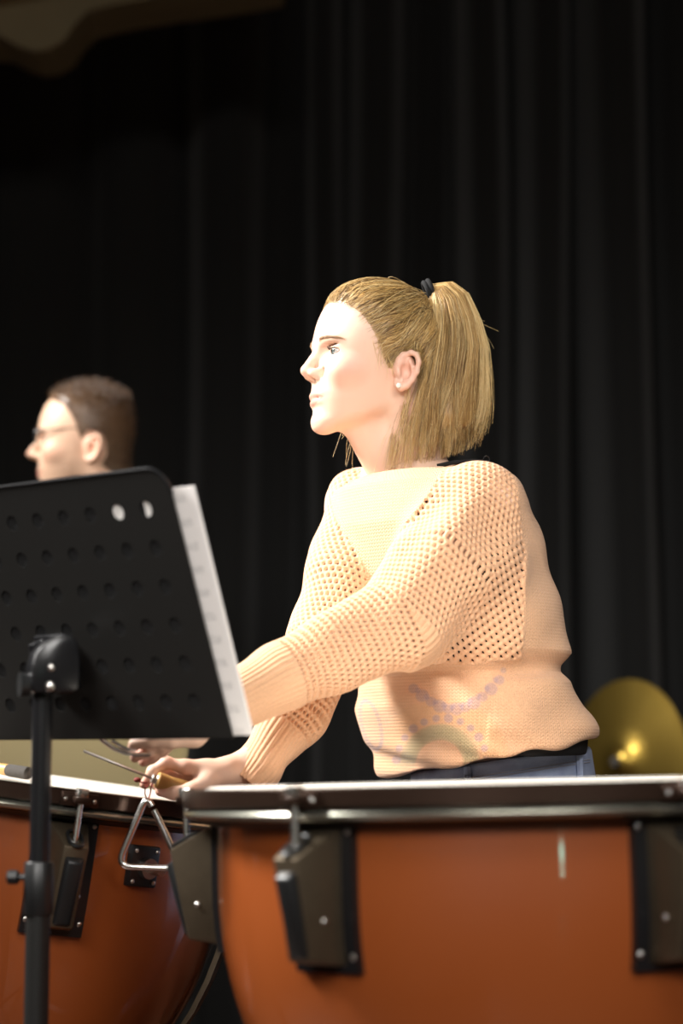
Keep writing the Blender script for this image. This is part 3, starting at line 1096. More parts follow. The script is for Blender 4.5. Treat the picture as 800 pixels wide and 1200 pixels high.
def head_field(h, male=False, neck_to=None, chest=None):
    """head in its own frame: x forward, y to the person's left, z up, origin at eye level"""
    f = Field((-.135, -.125, -.30), (.135, .125, .125), h)
    # cranium
    f.ell((-.006, 0, .012), (.095, .073, .091))
    f.ell((.024, 0, .028), (.049, .062, .054), .03)
    # face block
    fr = [(-.140, .070), (-.128, .0835), (-.120, .0880), (-.110, .0905), (-.100, .0895), (-.090, .0915), (-.080, .0935), (-.070, .0945), (-.055, .0925),
          (-.045, .0910), (-.035, .0885), (-.022, .0860), (-.010, .0858), (-.002, .0865), (.007, .0865), (.020, .0820), (.035, .0750), (.050, .0655), (.065, .053), (.078, .042)]
    hw = [(-.140, .020), (-.125, .033), (-.115, .041), (-.100, .0495), (-.080, .0560), (-.060, .0610), (-.040, .0650), (-.020, .0675), (0, .0680), (.02, .0675), (.05, .062), (.07, .05)]

    def face(X, Y, Z):
        a = interp(Z, fr) - 0.015
        b = interp(Z, hw) * (1.06 if male else 1.0)
        x = X - 0.015
        a = np.where(x > 0, a, 0.07)
        e = 2.35
        q = ((np.abs(x) / a) ** e + (np.abs(Y) / b) ** e) ** (1 / e)
        d = (q - 1) * np.minimum(a, b) * 0.92
        # jaw underside rises towards the ears
        pl = -(Z + 0.1265) * 0.94 - (X - 0.075) * (-0.34) * -1.0
        pl = (-(Z + 0.1275)) * 0.93 - (X - 0.080) * 0.36
        d = -smin(-d, -pl, .016)
        d = -smin(-d, -(Z - .07), .02)
        return d
    f.op(face, (-.08, -.08, -.145), (.105, .08, .08), .018)
    # chin, cheekbones, brow
    f.ell((.0745, 0, -.110), (.0165, .019, .0155), .014)
    for s in (-1, 1):
        f.ell((.058, s * .046, -.040), (.022, .016, .017), .018)
        f.ell((.0755, s * .027, .0060), (.010, .021, .0060), .012)
        # eye sockets
        f.ell((.0870, s * .0365, -.0118), (.0115, .0170, .0090), .011, sub=True)
        f.ell((.0950, s * .0185, -.014), (.0110, .006, .010), .009, sub=True)
    # nose
    nt = .1135 if not male else .1175
    f.cone((.0875, 0, -.005), (nt - .0090, 0, -.0340), .0060, .0080, .009)
    f.ell((nt - .0095, 0, -.0362), (.0095, .0092, .0080), .004)
    for s in (-1, 1):
        f.ell((.0930, s * .0122, -.0412), (.0118, .0062, .0074), .008)
    f.cone((.0915, 0, -.0490), (nt - .010, 0, -.0420), .0042, .0046, .004)
    for s in (-1, 1):
        f.ell((.0995, s * .0078, -.0480), (.0066, .0034, .0040), .0015, sub=True)
        # alar crease
        f.ell((.0845, s * .0205, -.0400), (.0045, .0022, .0065), .006, sub=True)
    # lips
    f.ell((.0850, 0, -.0712), (.0110, .0270, .0052), .005)
    f.ell((.0852, 0, -.0826), (.0105, .0235, .0052), .005)
    for s in (-1, 1):
        f.cone((.0985, 0, -.0768), (.0910, s * .0165, -.0774), .0006, .0006, .0016, sub=True)
        f.cone((.0910, s * .0165, -.0774), (.0790, s * .0295, -.0798), .0008, .0012, .0020, sub=True)
    f.ell((.1000, 0, -.0590), (.0035, .0030, .0080), .004, sub=True)
    f.ell((.0985, 0, -.0955), (.0050, .0160, .0045), .007, sub=True)
    # eyelids round each eyeball
    for s in (-1, 1):
        c = np.array([EX, s * EY, EZ])
        f.ell(c, (.0136, .0142, .0132), .0035)
        f.ell(c + (.0115, s * .0048, -.0006), (.0140, .0112, .0046), .0012, sub=True)
        f.ell(c, (.0116,) * 3, .0, sub=True)
        # crease above the upper lid
        f.ell(c + (.0105, s * .003, .0098), (.0050, .0130, .0008), .004, sub=True)
    # ears
    for s in (-1, 1):
        ey = s * (.0735 if not male else .075)
        tilt = 0.16
        def er(a, b, o=0.0):
            return np.array([-.0215 - a * .86 - .09 * b, ey + s * (o + .0030 + .22 * a), -.0385 + b * .90])
        out = [er(-.0135, -.006, -.004), er(-.0115, .012), er(-.006, .0235, .002), (er(.004, .0285, .004)), er(.0135, .0245, .006), er(.0175, .012, .007), er(.0165, -.004, .006), er(.011, -.017, .004), er(.004, -.0255, .002), er(-.004, -.0285, 0), er(-.0105, -.024, -.002), er(-.0125, -.016, -.003)]
        f.chain(out[:8], [.0032, .0034, .0036, .0038, .0038, .0038, .0036, .0036], .003)
        f.chain(out[7:], [.0040, .0048, .0052, .0044, .0034], .004)
        # shell, antihelix, tragus
        q = np.array([[1, 0, 0], [0, 1, 0], [0, 0, 1.0]])
        f.ell(er(.002, 0.002, -.002), (.0145, .0040, .0225), .004)
        f.chain([er(.0035, .016, .004), er(.0085, .004, .005), er(.0065, -.010, .004), er(0, -.0165, .003)], [.0026, .0030, .0030, .0026], .003)
        f.ell(er(-.005, .010, -.006), (.013, .008, .018), .008)
        f.ell(er(-.0020, -.003, .0055), (.0082, .0070, .0115), .0025, sub=True)
        f.ell(er(-.0115, -.006, .0015), (.0036, .0040, .0058), .003)
    if neck_to is not None:
        q0, q1, r0, r1 = neck_to
        f.cone(q0, q1, r0, r1, .022)
        # sternomastoid and windpipe
        for s in (-1, 1):
            f.cone((-.028, s * .052, -.055), np.asarray(q1) + (.035, s * .012, -.01), .011, .010, .018)
        f.cone((.022, 0, -.100), np.asarray(q1) + (.030, 0, .0), .030, .034, .02)
    if chest is not None:
        for c, r in chest:
            f.ell(c, r, .03)
    return f


def gauss(V, c, r):
    q = (V - np.asarray(c)) / np.asarray(r)
    return np.exp(-(q ** 2).sum(1))


def face_colors(V, base, lip, brow, blush, browamt=1.0, male=False):
    n = len(V)
    C = np.tile(base, (n, 1))
    def blend(w, c):
        w = np.clip(w, 0, 1)[:, None]
        C[:] = C * (1 - w) + c * w
    for s in (-1, 1):
        blend(.40 * gauss(V, (.07, s * .05, -.038), (.03, .03, .022)), blush)
        blend(.45 * gauss(V, (-.026, s * .08, -.037), (.03, .015, .035)), blush)
    blend(.45 * gauss(V, (.112, 0, -.034), (.012, .014, .010)), blush)
    blend(.25 * gauss(V, (.09, 0, -.115), (.02, .02, .012)), blush)
    # lips
    y, z, x = np.abs(V[:, 1]), V[:, 2], V[:, 0]
    up = -.0770 + .0080 * (1 - (y / .0300) ** 2)
    dn = -.0770 - .0110 * (1 - (y / .0290) ** 2)
    m = np.clip((up - z) / .0015 + .5, 0, 1) * np.clip((z - dn) / .0015 + .5, 0, 1) * (y < .0300) * (x > .06)
    blend(.85 * m, lip)
    # brows: arched band over each socket
    t = (y - .018) / .038
    arch = .0072 + .0030 * np.sin(np.clip(t, 0, 1) * 2.6) - .003 * t
    w = .0040 * (1 - .4 * np.clip(t, 0, 1))
    m = np.exp(-((z - arch) / w) ** 2) * np.clip(t * 9, 0, 1) * np.clip((1.0 - t) * 6, 0, 1) * (x > .03)
    blend(browamt * m, brow)
    # rim of the lids
    for s in (-1, 1):
        blend(.25 * gauss(V, (.084, s * .035, -.022), (.02, .012, .005)), blush)
    return C


def to_world(V, R, O, sc):
    return (V * sc) @ R.T + O


def eyeball(R, O, sc, s, iris, parent, gaze=0.0):
    m = MB().ball((0, 0, 0), .0117, 32, 24)
    V = np.array(m.v)
    Fq = np.array([q for q in m.f])
    d = V / np.linalg.norm(V, axis=1)[:, None]
    ang = np.degrees(np.arccos(np.clip(d @ np.array([math.cos(gaze), math.sin(gaze), 0]), -1, 1)))
    C = np.where((ang < 12)[:, None], np.array([.004, .004, .004]), np.where((ang < 29)[:, None], iris, np.array([.50, .46, .43])))
    C = np.where(((ang >= 26) & (ang < 31))[:, None], iris * .3, C)
    V = V * np.array([1, 1, 1]) + d * (.0007 * np.exp(-(ang / 25) ** 2))[:, None]
    V = to_world(V + np.array([EX, s * EY, EZ]), R, O, sc)
    return np_mesh('eye', V, Fq, M['eyeball'], parent, True, C)


def hand(f, wrist, knuckles, fingers, thumb, palm_r=.0135, wr=.022, k=.006):
    """wrist point, 4 knuckle points, per finger the 3 further joints, thumb 4 joints"""
    wrist = np.asarray(wrist)
    rad = [(.0088, .0082, .0074, .0062), (.0090, .0083, .0075, .0063), (.0086, .0078, .0070, .0060), (.0076, .0068, .0062, .0054)]
    kn = [np.asarray(q) for q in knuckles]
    ax = (kn[0] - kn[3]); ax /= np.linalg.norm(ax)
    for i, q in enumerate(kn):
        st = wrist + ax * (.014 - .0093 * i)
        f.cone(st, q, .0135, .0108, .012)
    f.cone((kn[0] + wrist) / 2, (kn[3] + wrist) / 2, .013, .012, .012)
    for i in range(4):
        pts = [kn[i]] + [np.asarray(q) for q in fingers[i]]
        r = rad[i]
        for j in range(3):
            f.cone(pts[j], pts[j + 1], r[j], r[j + 1], .004 if j else .006)
            f.ell(pts[j], (r[j] * 1.07,) * 3, .003)
    th = [np.asarray(q) for q in thumb]
    f.cone(wrist + ax * .010, th[0], .015, .015, .012)
    for j, (a, b) in enumerate(((.0145, .0105), (.0105, .0095), (.0098, .0075))):
        f.cone(th[j], th[j + 1], a, b, .006 if j == 0 else .004)


def skin_cols(V, base, blush, tips):
    C = np.tile(base, (len(V), 1))
    for q, r in tips:
        w = (.55 * gauss(V, q, (r, r, r)))[:, None]
        C = C * (1 - w) + blush * w
    return C


def join(parts):
    Vs, Fs, Cs, n = [], [], [], 0
    for V, Fq, C in parts:
        Vs.append(V); Fs.append(Fq + n); Cs.append(C); n += len(V)
    return np.concatenate(Vs), np.concatenate(Fs), np.concatenate(Cs)


rng = np.random.default_rng(7)


def woman():
    root_xy = P(590, 930, 3.12)
    W = empty('person', (root_xy[0], root_xy[1], 0))
    tag(W, 'person in a peach knitted sweater and jeans holding a triangle and beater', 'person')
    SK, BL, LIP, BRW = lin(231, 193, 170), lin(218, 142, 122), lin(204, 142, 126), lin(150, 114, 84)
    yaw = math.radians(180 + 18)
    O = P(439, 413, 2.985)
    O[2] += .0
    R = rot_z(yaw) @ np.array([[math.cos(-.02), 0, math.sin(-.02)], [0, 1, 0], [-math.sin(-.02), 0, math.cos(-.02)]])
    sc = 0.995
    inv = lambda q: (R.T @ (np.asarray(q) - O)) / sc
    nb = inv(P(487, 566, 3.015))
    ch = [(inv(P(492, 640, 3.00)), (.085, .125, .075))]
    f = head_field(.0015, False, ((-.028, 0, -.055), nb, .049, .055), ch)
    V, Fq = f.mesh(2)
    C = face_colors(V, SK, LIP, BRW, BL, .95)
    hV, hF = V.copy(), Fq.copy()
    headW = to_world(V, R, O, sc)
    parts = [(headW, Fq, C)]

    # ---------------- right hand: beater handle in the fist, triangle cord over the index finger
    D0 = 2.785
    wr = P(266, 907, 2.80)
    kn = [P(217, 899, D0 - .012), P(216, 905, D0 + .012), P(219, 912, D0 + .032), P(224, 918, D0 + .047)]
    fg = [[P(195, 894, D0 - .016), P(179, 904, D0 - .018), P(169, 919, D0 - .016)],
          [P(192, 901, D0 + .012), P(183, 917, D0 + .004), P(190, 928, D0 - .004)],
          [P(196, 908, D0 + .034), P(188, 922, D0 + .026), P(197, 931, D0 + .016)],
          [P(204, 915, D0 + .048), P(197, 925, D0 + .042), P(205, 932, D0 + .034)]]
    th = [P(243, 917, D0 - .012), P(224, 926, D0 - .026), P(204, 929, D0 - .030), P(188, 927, D0 - .026)]
    f = Field(P(150, 950, 2.70) - .02, P(330, 860, 2.92) + .02, .0016)
    hand(f, wr, kn, fg, th)
    f.cone(wr, P(300, 893, 2.815), .0205, .026, .012)
    V, Fq = f.mesh(1)
    parts.append((V, Fq, skin_cols(V, SK, BL, [(fg[0][2], .014), (th[3], .014), (kn[0], .014), (fg[0][0], .012), (fg[1][1], .02)])))

    # ---------------- left hand, reaching under the music desk
    E0 = 2.655
    wl = P(248, 842, E0)
    knl = [P(214, 864, E0 - .012), P(212, 861, E0 + .010), P(214, 859, E0 + .030), P(218, 858, E0 + .047)]
    fl = [[P(188, 874, E0 - .020), P(172, 881, E0 - .024), P(158, 888, E0 - .026)],
          [P(190, 879, E0 + .004), P(178, 887, E0 - .002), P(168, 893, E0 - .006)],
          [P(186, 874, E0 + .030), P(168, 876, E0 + .026), P(155, 875, E0 + .020)],
          [P(190, 868, E0 + .048), P(174, 870, E0 + .046), P(160, 872, E0 + .042)]]
    tl = [P(232, 866, E0 - .020), P(208, 878, E0 - .032), P(186, 880, E0 - .040), P(166, 874, E0 - .040)]
    tl = [P(228, 862, E0 - .026), P(200, 868, E0 - .038), P(176, 868, E0 - .040), P(157, 872, E0 - .036)]
    f = Field(P(130, 910, 2.56) - .02, P(330, 790, 2.76) + .02, .0016)
    hand(f, wl, knl, fl, tl)
    f.cone(wl, P(285, 812, E0 + .02), .0205, .027, .012)
    V, Fq = f.mesh(1)
    parts.append((V, Fq, skin_cols(V, SK, BL, [(fl[0][2], .014), (fl[1][2], .014), (fl[2][2], .014), (knl[0], .015)])))

    # ---------------- arms and trunk inside the clothes
    shN, shF = P(566, 598, 2.885), P(425, 592, 3.07)
    elN, elF = P(462, 740, 2.765), P(378, 768, 2.90)
    hip = P(588, 925, 3.10)
    f = Field((-.30, 2.55, .70), (.45, 3.35, 1.46), .006)
    f.chain([shN, elN, P(285, 812, E0 + .02)], [.043, .036, .024], .02)
    f.chain([shF, elF, P(300, 893, 2.815)], [.043, .036, .024], .02)
    f.cone(shN, shF, .055, .055, .03)
    f.cone(P(495, 640, 3.0), P(560, 820, 3.06), .10, .095, .05)
    f.cone(P(560, 820, 3.06), hip, .095, .11, .05)
    f.cone(P(487, 566, 3.015), P(495, 640, 3.0), .055, .09, .04)
    V, Fq = f.mesh(1)
    parts.append((V, Fq, np.tile(SK, (len(V), 1))))
    V, Fq, C = join(parts)
    body = world_child(np_mesh('body', V, Fq, M['skin'], None, True, C), W)
    for s in (-1, 1):
        world_child(eyeball(R, O, sc, s, lin(104, 114, 110), None, .10 * s), W)
    # pearl ear studs
    for s in (1, -1):
        q = to_world(np.array([[-.0105, s * .0795, -.0625]]), R, O, sc)[0]
        e = world_child(MB().ball(q, .0040, 16, 12).obj('ear_stud', M['pearl']), W)
    # lashes
    for s in (1, -1):
        n = 34
        pts = np.zeros((n, 5, 3)); rad = np.zeros((n, 5))
        for i in range(n):
            a = -1.0 + 2.0 * i / (n - 1)
            c = np.array([EX, s * EY, EZ])
            p0 = c + np.array([.0125 * math.cos(a * .95), s * .0128 * math.sin(a * .95) + s * .001, .0038 * math.cos(a * 1.2) + .0002])
            out = np.array([math.cos(a), s * math.sin(a), 0])
            for j in range(5):
                q = j / 4
                pts[i, j] = p0 + out * .0058 * q + np.array([0, 0, .0042 * q * q - .001 * q])
            rad[i] = np.linspace(.00020, .0001, 5)
        world_child(strands('eyelashes', to_world(pts.reshape(-1, 3), R, O, sc).reshape(n, 5, 3), rad, np.tile(lin(70, 50, 36), (n, 1)), M['tinted_hair'], None), W)

    # brow hairs
    for s in (1, -1):
        n = 110
        tq = rng.random(n)
        yy = .018 + .038 * tq
        zz = .0072 + .0030 * np.sin(tq * 2.6) - .003 * tq + rng.normal(0, .0014, n) * (1 - .5 * tq)
        tr = BVHTree.FromPolygons([tuple(q) for q in hV], [tuple(q) for q in hF]) if s == 1 else tr
        pts = np.zeros((n, 4, 3)); rad = np.zeros((n, 4)) + np.array([.00022, .00020, .00016, .0001])
        for i in range(n):
            hit, nr, _, _ = tr.ray_cast(Vector((.2, s * yy[i], zz[i])), Vector((-1, 0, 0)))
            hit, nr = np.array(hit), np.array(nr)
            d = np.array([-.2, s * .9, .55 - .8 * tq[i]]); d -= nr * (d @ nr); d /= np.linalg.norm(d)
            for j in range(4):
                pts[i, j] = hit + d * .0075 * j / 3 + nr * (.0003 + .0010 * math.sin(math.pi * j / 3))
        tag(world_child(strands('eyebrow', to_world(pts.reshape(-1, 3), R, O, sc).reshape(n, 4, 3), rad, np.tile(lin(176, 138, 102), (n, 1)), M['tinted_hair'], None), W), kind='stuff')
    woman_hair(W, hV, hF, R, O, sc)
    woman_clothes(W, shN, shF, elN, elF, hip)
    return fg, D0


def hair_mask(V):
    """signed: > 0 where scalp hair grows"""
    x, y, z = V[:, 0], V[:, 1], V[:, 2]
    hl = np.interp(z, [-.13, -.085, -.045, -.036, -.02, .0, .022, .040, .052, .060, .066, .13], [-.075, -.060, -.045, .004, .014, .022, .034, .046, .057, .067, .078, .15])
    hl = np.where(z < -.045, np.minimum(hl, -.045), hl)
    m = hl - x
    ear = np.sqrt(((x + .022) / .0180) ** 2 + ((z + .0390) / .031) ** 2)
    m = np.where(np.abs(y) > .05, np.minimum(m, (ear - 1.0) * .022), m)
    return m


def woman_hair(W, V, Fq, R, O, sc):
    m = hair_mask(V)
    m = np.where(V[:, 2] < -.10, -.02, m)
    keep = (m[Fq] > 0).all(1)
    N = normals(V, Fq)
    th = np.clip(m / .035, 0, 1) * .0060 + .0003
    Vx = V + N * th[:, None]
    cV, cF, cm = compact(Vx, Fq[keep], m)
    for _ in range(3):
        cV = laplace(cV, cF, .5)
    eV, eF, em_ = compact(Vx, Fq[(m[Fq] > -.016).all(1)], m)
    tie = np.array([-.083, 0, .0800])
    hues = [lin(208, 172, 110), lin(182, 144, 86), lin(142, 108, 62), lin(230, 202, 146), lin(106, 78, 46)]
    # cap coloured in combed streaks that run towards the tie
    d = cV - tie
    ang = np.arctan2(d[:, 1], d[:, 2] + .02 * d[:, 0])
    st = .5 + .25 * np.sin(ang * 95 + 3 * np.sin(ang * 13)) + .25 * np.sin(ang * 41 + 1.0)
    C = hues[2] * (1 - st)[:, None] + hues[1] * st[:, None]
    thin = np.clip(1 - cm / .007, 0, 1)[:, None] * .8
    C = C * (1 - thin) + lin(222, 184, 152) * thin
    hair = np_mesh('hair', to_world(cV, R, O, sc), cF, M['tinted_hair'], None, True, C)
    world_child(hair, W)
    tree = BVHTree.FromPolygons([tuple(q) for q in eV], [tuple(q) for q in eF])
    # combed strands over the scalp
    roots = []
    idx = rng.permutation(len(cV))
    front = idx[cm[idx] < .012][:2000]
    rest = idx[cm[idx] >= .012][:2200]
    baby = rng.permutation(np.where((em_ < 0) & (em_ > -.009) & (eV[:, 2] > -.035))[0])[:420]
    rootp = np.concatenate([cV[front], cV[rest], eV[baby]])
    rootm = np.concatenate([cm[front], cm[rest], em_[baby]])
    sel = np.arange(len(rootp))
    S = 12
    pts = np.zeros((len(sel), S, 3)); rad = np.zeros((len(sel), S)); cols = np.zeros((len(sel), 3))
    for i, v in enumerate(sel):
        p0 = rootp[v]
        lift = rng.uniform(.0002, .0030)
        jit = rng.normal(0, .006, 3)
        tgt = tie + rng.normal(0, .0075, 3)
        for j in range(S):
            q = j / (S - 1)
            p = p0 * (1 - q) + tgt * q + jit * math.sin(math.pi * q)
            loc, nr, _, _ = tree.find_nearest(p)
            loc = np.array(loc); nr = np.array(nr)
            w = min(1.0, max(0, (q - .80) / .20))
            s = loc + nr * lift * math.sin(math.pi * min(1, q * 1.2 + .02)) ** .7
            pts[i, j] = s * (1 - w) + tgt * w
        rad[i] = .00042 * (1 - .2 * np.linspace(0, 1, S)) * np.where(np.arange(S) == 0, .4, 1)
        g = rng.random()
        base = hues[0] * (1 - g) + hues[1] * g
        if rng.random() < .28: base = hues[4] * .6 + hues[2] * .4
        if rng.random() < .18: base = hues[3]
        aa = math.atan2(p0[1], p0[2] - tie[2] + .02 * (p0[0] - tie[0]))
        sk = .80 + .22 * math.sin(aa * 37 + 2 * math.sin(aa * 9)) + .12 * math.sin(aa * 83)
        cols[i] = np.clip(base * sk, 0, 1)
        if rootm[v] < 0: rad[i] *= np.linspace(.45, 1, S)
    tag(world_child(strands('combed_hair', to_world(pts.reshape(-1, 3), R, O, sc).reshape(-1, S, 3), rad, cols, M['tinted_hair'], None), W), kind='stuff')
    # wisps: at the temple, in front of and below the ear, on the crown, at the far side of the neck
    wl = []
    for i in range(46):                       # temple wisps falling towards the cheek
        a = np.array([rng.uniform(-.004, .030), .0705 + rng.uniform(-.001, .003), rng.uniform(-.01, .040)])
        b = a + np.array([rng.uniform(-.018, -.002), .003, rng.uniform(-.060, -.025)])
        wl.append((a, b, rng.uniform(-.008, .008)))
    for i in range(10):                       # long strands beside the neck
        a = np.array([-.028 + rng.uniform(-.006, .004), .070, -.055])
        b = np.array([rng.uniform(-.026, -.008), .066, -.150 + rng.uniform(-.02, .02)])
        wl.append((a, b, rng.uniform(-.006, .010)))
    for i in range(9):                       # far side wisps under the chin
        a = np.array([.010 + rng.uniform(-.012, .012), -.055, -.075])
        b = np.array([.026 + rng.uniform(-.016, .034), -.060, -.140 + rng.uniform(-.03, .03)])
        wl.append((a, b, rng.uniform(-.012, .012)))
    for i in range(36):                       # loops standing off the tail
        a = np.array([-.098 - rng.uniform(0, .05), rng.uniform(-.02, .02), .075 - rng.uniform(0, .02)])
        b = a + np.array([-rng.uniform(.006, .030) - .02 * (i % 3 == 0), rng.uniform(-.01, .01), -rng.uniform(-.004, .11)])
        wl.append((a, b, rng.uniform(-.014, -.004)))
    for i in range(44):                       # fly-aways over the crown
        x = rng.uniform(-.10, .065)
        zt = .012 + .096 * math.sqrt(max(0, 1 - ((x + .006) / .108) ** 2))
        a = np.array([x, rng.uniform(-.03, .03), zt])
        b = a + np.array([-rng.uniform(.02, .055), rng.uniform(-.01, .01), rng.uniform(-.022, -.004)])
        wl.append((a, b, rng.uniform(.001, .007)))
    pts = np.zeros((len(wl), 9, 3)); rad = np.zeros((len(wl), 9)); cols = np.zeros((len(wl), 3))
    for i, (a, b, c) in enumerate(wl):
        for j in range(9):
            q = j / 8
            pts[i, j] = a * (1 - q) + b * q + np.array([c * .5, 0, abs(c) if i > 100 else 0]) * math.sin(math.pi * q) + np.array([.002, .001, 0]) * math.sin(q * 7 + i)
        rad[i] = np.linspace(.00033, .00018, 9)
        cols[i] = hues[3] * .7 + hues[0] * .3
    tag(world_child(strands('loose_wisps', to_world(pts.reshape(-1, 3), R, O, sc).reshape(-1, 9, 3), rad, cols, M['tinted_hair'], None), W), kind='stuff')
    # hair tie
    a = to_world(tie[None], R, O, sc)[0]
    ax = P(512, 336, 2.985) - P(497, 342, 2.985); ax /= np.linalg.norm(ax)
    u = np.cross(ax, (0, 1, 0)); u /= np.linalg.norm(u); w = np.cross(ax, u)
    T = P(503, 341, 2.985)
    hb = MB()
    for o_, rr in ((-.0035, .0145), (.0030, .0150)):
        ring = [T + ax * o_ + (u * math.cos(q) + w * math.sin(q)) * rr for q in np.linspace(0, 2 * math.pi, 33)[:-1]]
        hb.tube(ring, .0036, 10, closed=True)
    world_child(hb.obj('hair_tie', M['blackcloth']), W)
    # ponytail: guide stations (photo column left edge, right edge, row)
    st = [(500, 514, 345, 333, .012), (500, 530, 352, 331, .018), (498, 548, 368, 344, .026), (495, 561, 390, 374, .032), (491, 568, 414, 409, .036), (486, 567, 446, 440, .038),
          (478, 565, 474, 472, .037), (471, 562, 510, 498, .033), (465, 556, 556, 524, .028)]
    D = 2.985
    Lp = np.array([P(q[0], q[2], D - .045 * max(0, i - 3) / 5) for i, q in enumerate(st)]); Rp = np.array([P(q[1], q[3], D) for q in st])
    Lp[0], Rp[0] = T - u * .009, T + u * .009
    dep = np.array([q[4] for q in st])
    tt = np.linspace(0, 1, len(st))
    NS, S = 8500, 20
    ta = np.linspace(0, 1, S)
    r2 = np.sqrt(rng.random(NS)); an = rng.random(NS) * 2 * math.pi
    A = r2 * np.cos(an); B = r2 * np.sin(an)
    end = rng.uniform(.82, 1.01, NS) - .05 * (rng.random(NS) < .3)
    end = np.where(rng.random(NS) < .30, rng.uniform(.55, .95, NS), end)
    ph = rng.random((NS, 3)) * 6.28
    clump = np.sin(A * 9 + 2 * B) * .03
    NC = 70
    ca, cb = np.sqrt(rng.random(NC)), rng.random(NC) * 2 * math.pi
    cxy = np.stack([ca * np.cos(cb), ca * np.sin(cb)], 1)
    near = ((A[:, None] - cxy[None, :, 0]) ** 2 + (B[:, None] - cxy[None, :, 1]) ** 2).argmin(1)
    cph = rng.random((NC, 3)) * 6.28; cam_ = rng.uniform(.4, 1.6, (NC, 3)); cend = rng.uniform(-.08, .06, NC)
    pull = .15
    end = end + cend[near]
    lay = (cxy[near, 1] < -.35) & (cam_[near, 1] > .8)
    end = np.where(lay, end * np.interp(cam_[near, 0], [.4, 1.6], [.74, .99]), end)
    flip = rng.uniform(-.3, 1.0, NC)[near] * .10
    STR = rng.uniform(.002, .018, NS)
    pts = np.zeros((NS, S, 3))
    for j in range(S):
        q = ta[j] * end
        tq = np.clip(q, 0, 1)
        L_ = np.stack([np.interp(tq, tt, Lp[:, d]) for d in range(3)], 1)
        R_ = np.stack([np.interp(tq, tt, Rp[:, d]) for d in range(3)], 1)
        dd = np.interp(tq, tt, dep)
        wob = .05 * np.sin(q * 5 + ph[:, 0]) * q
        tight = pull * np.clip(q * 1.6, 0, 1)
        Aq = (A * (1 - tight) + cxy[near, 0] * tight) * (1 + .10 * np.clip(q * 2, 0, 1)) + .02 * q
        a = (Aq + (clump + wob) * q + .11 * q * cam_[near, 0] * np.sin(q * 6.5 + cph[near, 0]) - flip * np.clip((ta[j] - .55) / .45, 0, 1) ** 2 * 1.4) * .5 + .5
        p = L_ * (1 - a)[:, None] + R_ * a[:, None]
        Bq = B * (1 - tight) + cxy[near, 1] * tight
        p[:, 1] += Bq * dd + .003 * np.sin(q * 6 + ph[:, 1]) + .005 * q * np.sin(q * 7 + cph[near, 1])
        p[:, 0] += .0022 * np.sin(q * 9 + ph[:, 2]) * q
        stray = np.where(np.arange(NS) % 14 == 0, 1, 0) * (q ** 2)
        p[:, 0] += stray * STR * np.sign(A)
        pts[:, j] = p
    rad = np.full((NS, S), .00044) * np.linspace(1, .35, S)[None]
    g = np.clip(cam_[near, 2] - .5 + rng.normal(0, .25, NS), 0, 1)[:, None]
    cols = hues[0] * (1 - g) + hues[1] * g
    dk_ = (rng.random(NS) < .10 + .30 * (cam_[near, 2] > 1.2))[:, None]
    cols = np.where(dk_, hues[2] * .7 + hues[4] * .3, cols)
    lt = (rng.random(NS) < .14 + .40 * (cam_[near, 2] < .75))[:, None]
    cols = np.where(lt, hues[3], cols)
    # inner mass so that nothing shows through
    f = Field(np.minimum(Lp.min(0), Rp.min(0)) - .07, np.maximum(Lp.max(0), Rp.max(0)) + .07, .004)
    for i in range(3, len(st) - 2):
        c0, c1 = (Lp[i] + Rp[i]) / 2, (Lp[i + 1] + Rp[i + 1]) / 2
        w0 = np.linalg.norm(Rp[i] - Lp[i]) / 2
        w1 = np.linalg.norm(Rp[i + 1] - Lp[i + 1]) / 2
        for q in (0, .33, .66):
            c = c0 * (1 - q) + c1 * q
            ww = w0 * (1 - q) + w1 * q
            dd = dep[i] * (1 - q) + dep[i + 1] * q
            f.ell(c, (ww * .74, dd * .50, .016), .012)
    V2, F2 = f.mesh(2)
    sv = .5 + .25 * np.sin(V2[:, 0] * 900 + 3 * np.sin(V2[:, 2] * 40)) + .25 * np.sin(V2[:, 0] * 2100 + 2 * np.sin(V2[:, 2] * 60))
    C2 = hues[2] * (1 - sv)[:, None] + hues[1] * sv[:, None]
    pony = world_child(np_mesh('ponytail', V2, F2, M['tinted_hair'], None, True, C2), W)
    so = strands('ponytail_strands', pts, rad, cols, M['tinted_hair'], pony)
    tag(so, kind='stuff')


def loft_fn(tab):
    """trunk of cloth: rows (z, cx, cy, half side, half depth, yaw)"""
    tab = sorted(tab)
    zs = [r[0] for r in tab]

    def fn(X, Y, Z):
        g = [np.interp(Z, zs, [r[i] for r in tab]).astype(np.float32) for i in range(1, 6)]
        cx, cy, a, b, yw = g
        fx, fy = np.cos(yw), np.sin(yw)
        u = (X - cx) * fx + (Y - cy) * fy               # front-back
        v = -(X - cx) * fy + (Y - cy) * fx              # side
        e = 2.3
        q = ((np.abs(u) / b) ** e + (np.abs(v) / a) ** e) ** (1 / e)
        d = (q - 1) * np.minimum(a, b) * .9
        d = np.maximum(d, (Z - zs[-1]))
        d = np.maximum(d, (zs[0] - Z))
        return d
    return fn


